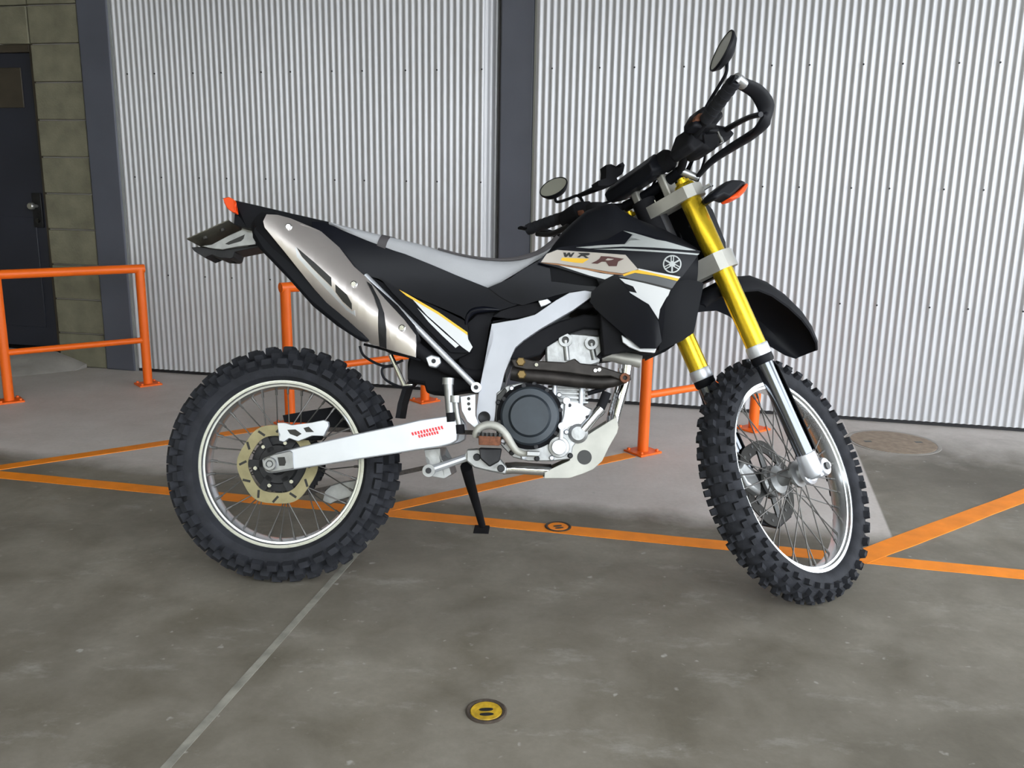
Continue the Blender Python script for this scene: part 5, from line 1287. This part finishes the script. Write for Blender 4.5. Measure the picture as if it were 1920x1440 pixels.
# controls
o = fpart('throttle_housing', prism(S['switch_n'], -.262, -.222), 'plastic', bevel=.008)
obj('kill_switch', prism([(p[0] * .35 + S['switch_n'][9][0] * .65, p[1] * .35 + S['switch_n'][9][1] * .65) for p in S['switch_n']], -.266, -.235), 'rust', o, bevel=.003)
o = fpart('front_master_cylinder', prism(S['switch_n2'], -.222, -.150), 'matte', bevel=.010)
obj('brake_lever', tube(bmesh.new(), S['lever_n'], [.009, .008, .007, .007], 10, k=4), 'darkmetal', o)
o = fpart('clutch_perch', prism(S['switch_f'], .190, .262), 'matte', bevel=.008)
obj('clutch_lever', tube(bmesh.new(), [(p[0], p[1], p[2]) for p in S['lever_f']], [.009, .008, .007], 10, k=4), 'darkmetal', o)
obj('red_switch', prism([(p[0] * .3 + S['switch_f'][6][0] * .7, p[1] * .3 + S['switch_f'][6][1] * .7 + .012) for p in S['switch_f']], .187, .23), 'rust', o, bevel=.003)
cN = [sum(p[i] for p in S['switch_n2']) / len(S['switch_n2']) for i in (0, 1)]
b = bmesh.new(); box(b, cN[0] - .030, cN[0] + .022, -.238, -.196, cN[1] + .012, cN[1] + .034); o = fpart('brake_reservoir', b, 'plastic', bevel=.005)
b = bmesh.new(); box(b, cN[0] - .032, cN[0] + .024, -.240, -.194, cN[1] + .034, cN[1] + .040); obj('reservoir_lid', b, 'darkmetal', o, bevel=.002)
for dx in (-.022, .014):
    obj('lid_screw', lathe(bmesh.new(), [(0, .040), (.004, .040), (.004, .042), (0, .042)], 10, (cN[0] + dx, -.217, cN[1]), 'z'), 'chrome', o)
obj('lever_pivot', rod((cN[0] + .035, -.222, cN[1] - .016), (cN[0] + .035, -.222, cN[1] + .016), .0065, 10), 'chrome', o)
for k, pts in enumerate(([(cN[0], -.18, cN[1] - .01), (.03, -.135, .93), (.045, -.06, .88), (.03, -.02, .80)],
                         [(-.09, -.245, .935), (-.03, -.20, .915), (.035, -.15, .905), (.05, -.09, .86), (.02, -.03, .76)])):
    fpart('control_cable', tube(bmesh.new(), pts, .0035, 8, k=6), 'plastic')
# mirrors
def mirror(c, n, r, stem, label):
    c, n = Vector(c), Vector(n).normalized()
    R = n.to_track_quat('Z', 'Y').to_matrix().to_4x4()
    T = Matrix.Translation(c) @ R
    bm = lathe(bmesh.new(), [(0, -.030), (r * .35, -.028), (r * .8, -.017), (r, -.003), (r, .002), (r * .94, .003), (r * .93, .0), (0, .0)], 40, (0, 0, 0), 'z')
    bmesh.ops.transform(bm, matrix=T, verts=bm.verts)
    o = fpart('mirror', bm, 'plastic', label=label)
    bm = lathe(bmesh.new(), [(0, .0002), (0, .0012), (r * .925, .0012), (r * .925, .0002)], 40, (0, 0, 0), 'z')
    bmesh.ops.transform(bm, matrix=T, verts=bm.verts)
    obj('mirror_glass', bm, 'mirror', o)
    obj('mirror_stem', tube(bmesh.new(), [c - n * .026] + [Vector(p) for p in stem], .0045, 10, k=4), 'plastic', o)
    return o
mirror(S['mirror_n'][0], (-.638, .333, .694), .056, S['mirror_n_stem'] + [(-.085, -.235, .965)], 'round mirror on the throttle side')
mirror(S['mirror_f'][0], (-.579, -.390, .716), .047, S['mirror_f_stem'] + [(-.088, .23, .955)], 'round mirror on the clutch side')
# instrument and mounts
mt = fpart('instrument_cluster', loft([[Vector((u, y, w_)) for u, w_ in ((-.095 + a, .915 - k), (-.02 + a, .918 - k), (.008 + a, .930), (.004 + a, .968), (-.05 + a, .974), (-.095 + a, .950))] for y, a, k in ((-.075, -.012, -.012), (-.06, -.01, 0), (.0, -.004, 0), (.10, 0, 0), (.115, .002, -.012))]), 'plastic', bevel=.006)
obj('meter_trim', tube(bmesh.new(), S['meter_trim'], .0055, 8), 'brown', mt)
obj('meter_knob', lathe(bmesh.new(), [(0, -.098), (.026, -.098), (.031, -.090), (.031, -.072), (0, -.072)], 28, (-.035, 0, .945)), 'matte', mt)
cmn = fpart('phone_mount', prism(S['cam_mount'], .048, .072), 'matte', bevel=.003)
fpart('mirror_bar', tube(bmesh.new(), S['mirror_f_bar'], [.006, .009, .010], 10), 'plastic')
for pts in ([(-.07, -.20, .94), (.04, -.12, .93), (.05, -.03, .88), (.03, 0, .80), (.02, .02, .70)],
            [(-.07, .20, .945), (.03, .14, .94), (.05, .05, .89), (.03, .03, .80)],
            [(-.05, -.17, .93), (.0, -.10, .945), (-.005, -.02, .93), (-.02, .03, .88), (-.06, .03, .80)]):
    fpart('control_cable', tube(bmesh.new(), pts, .004, 8, k=6), 'plastic')
fpart('brake_hose', tube(bmesh.new(), [(.03, .10, .60), (.045, .135, .50), (.0, .135, .40), (-.03, .135, .25), (-.03, .125, .12), (-.06, .11, .05)], .0045, 8, k=6), 'plastic')
cl_ = fpart('front_caliper', prism([(-.125, .030), (-.085, -.015), (-.065, .01), (-.070, .060), (-.095, .095), (-.130, .085)], .045, .105), 'alu2', bevel=.008)
obj('caliper_bracket', prism([(-.09, .0), (-.02, .0), (-.02, .05), (-.07, .07)], .092, .104), 'alu2', cl_, bevel=.003)
fpart('disc_guard', prism([(-.10, -.09), (-.03, -.128), (.05, -.125), (.10, -.08), (.09, -.07), (.04, -.108), (-.03, -.11), (-.09, -.08)], .072, .085), 'plastic', bevel=.003)

bpy.context.view_layer.update()
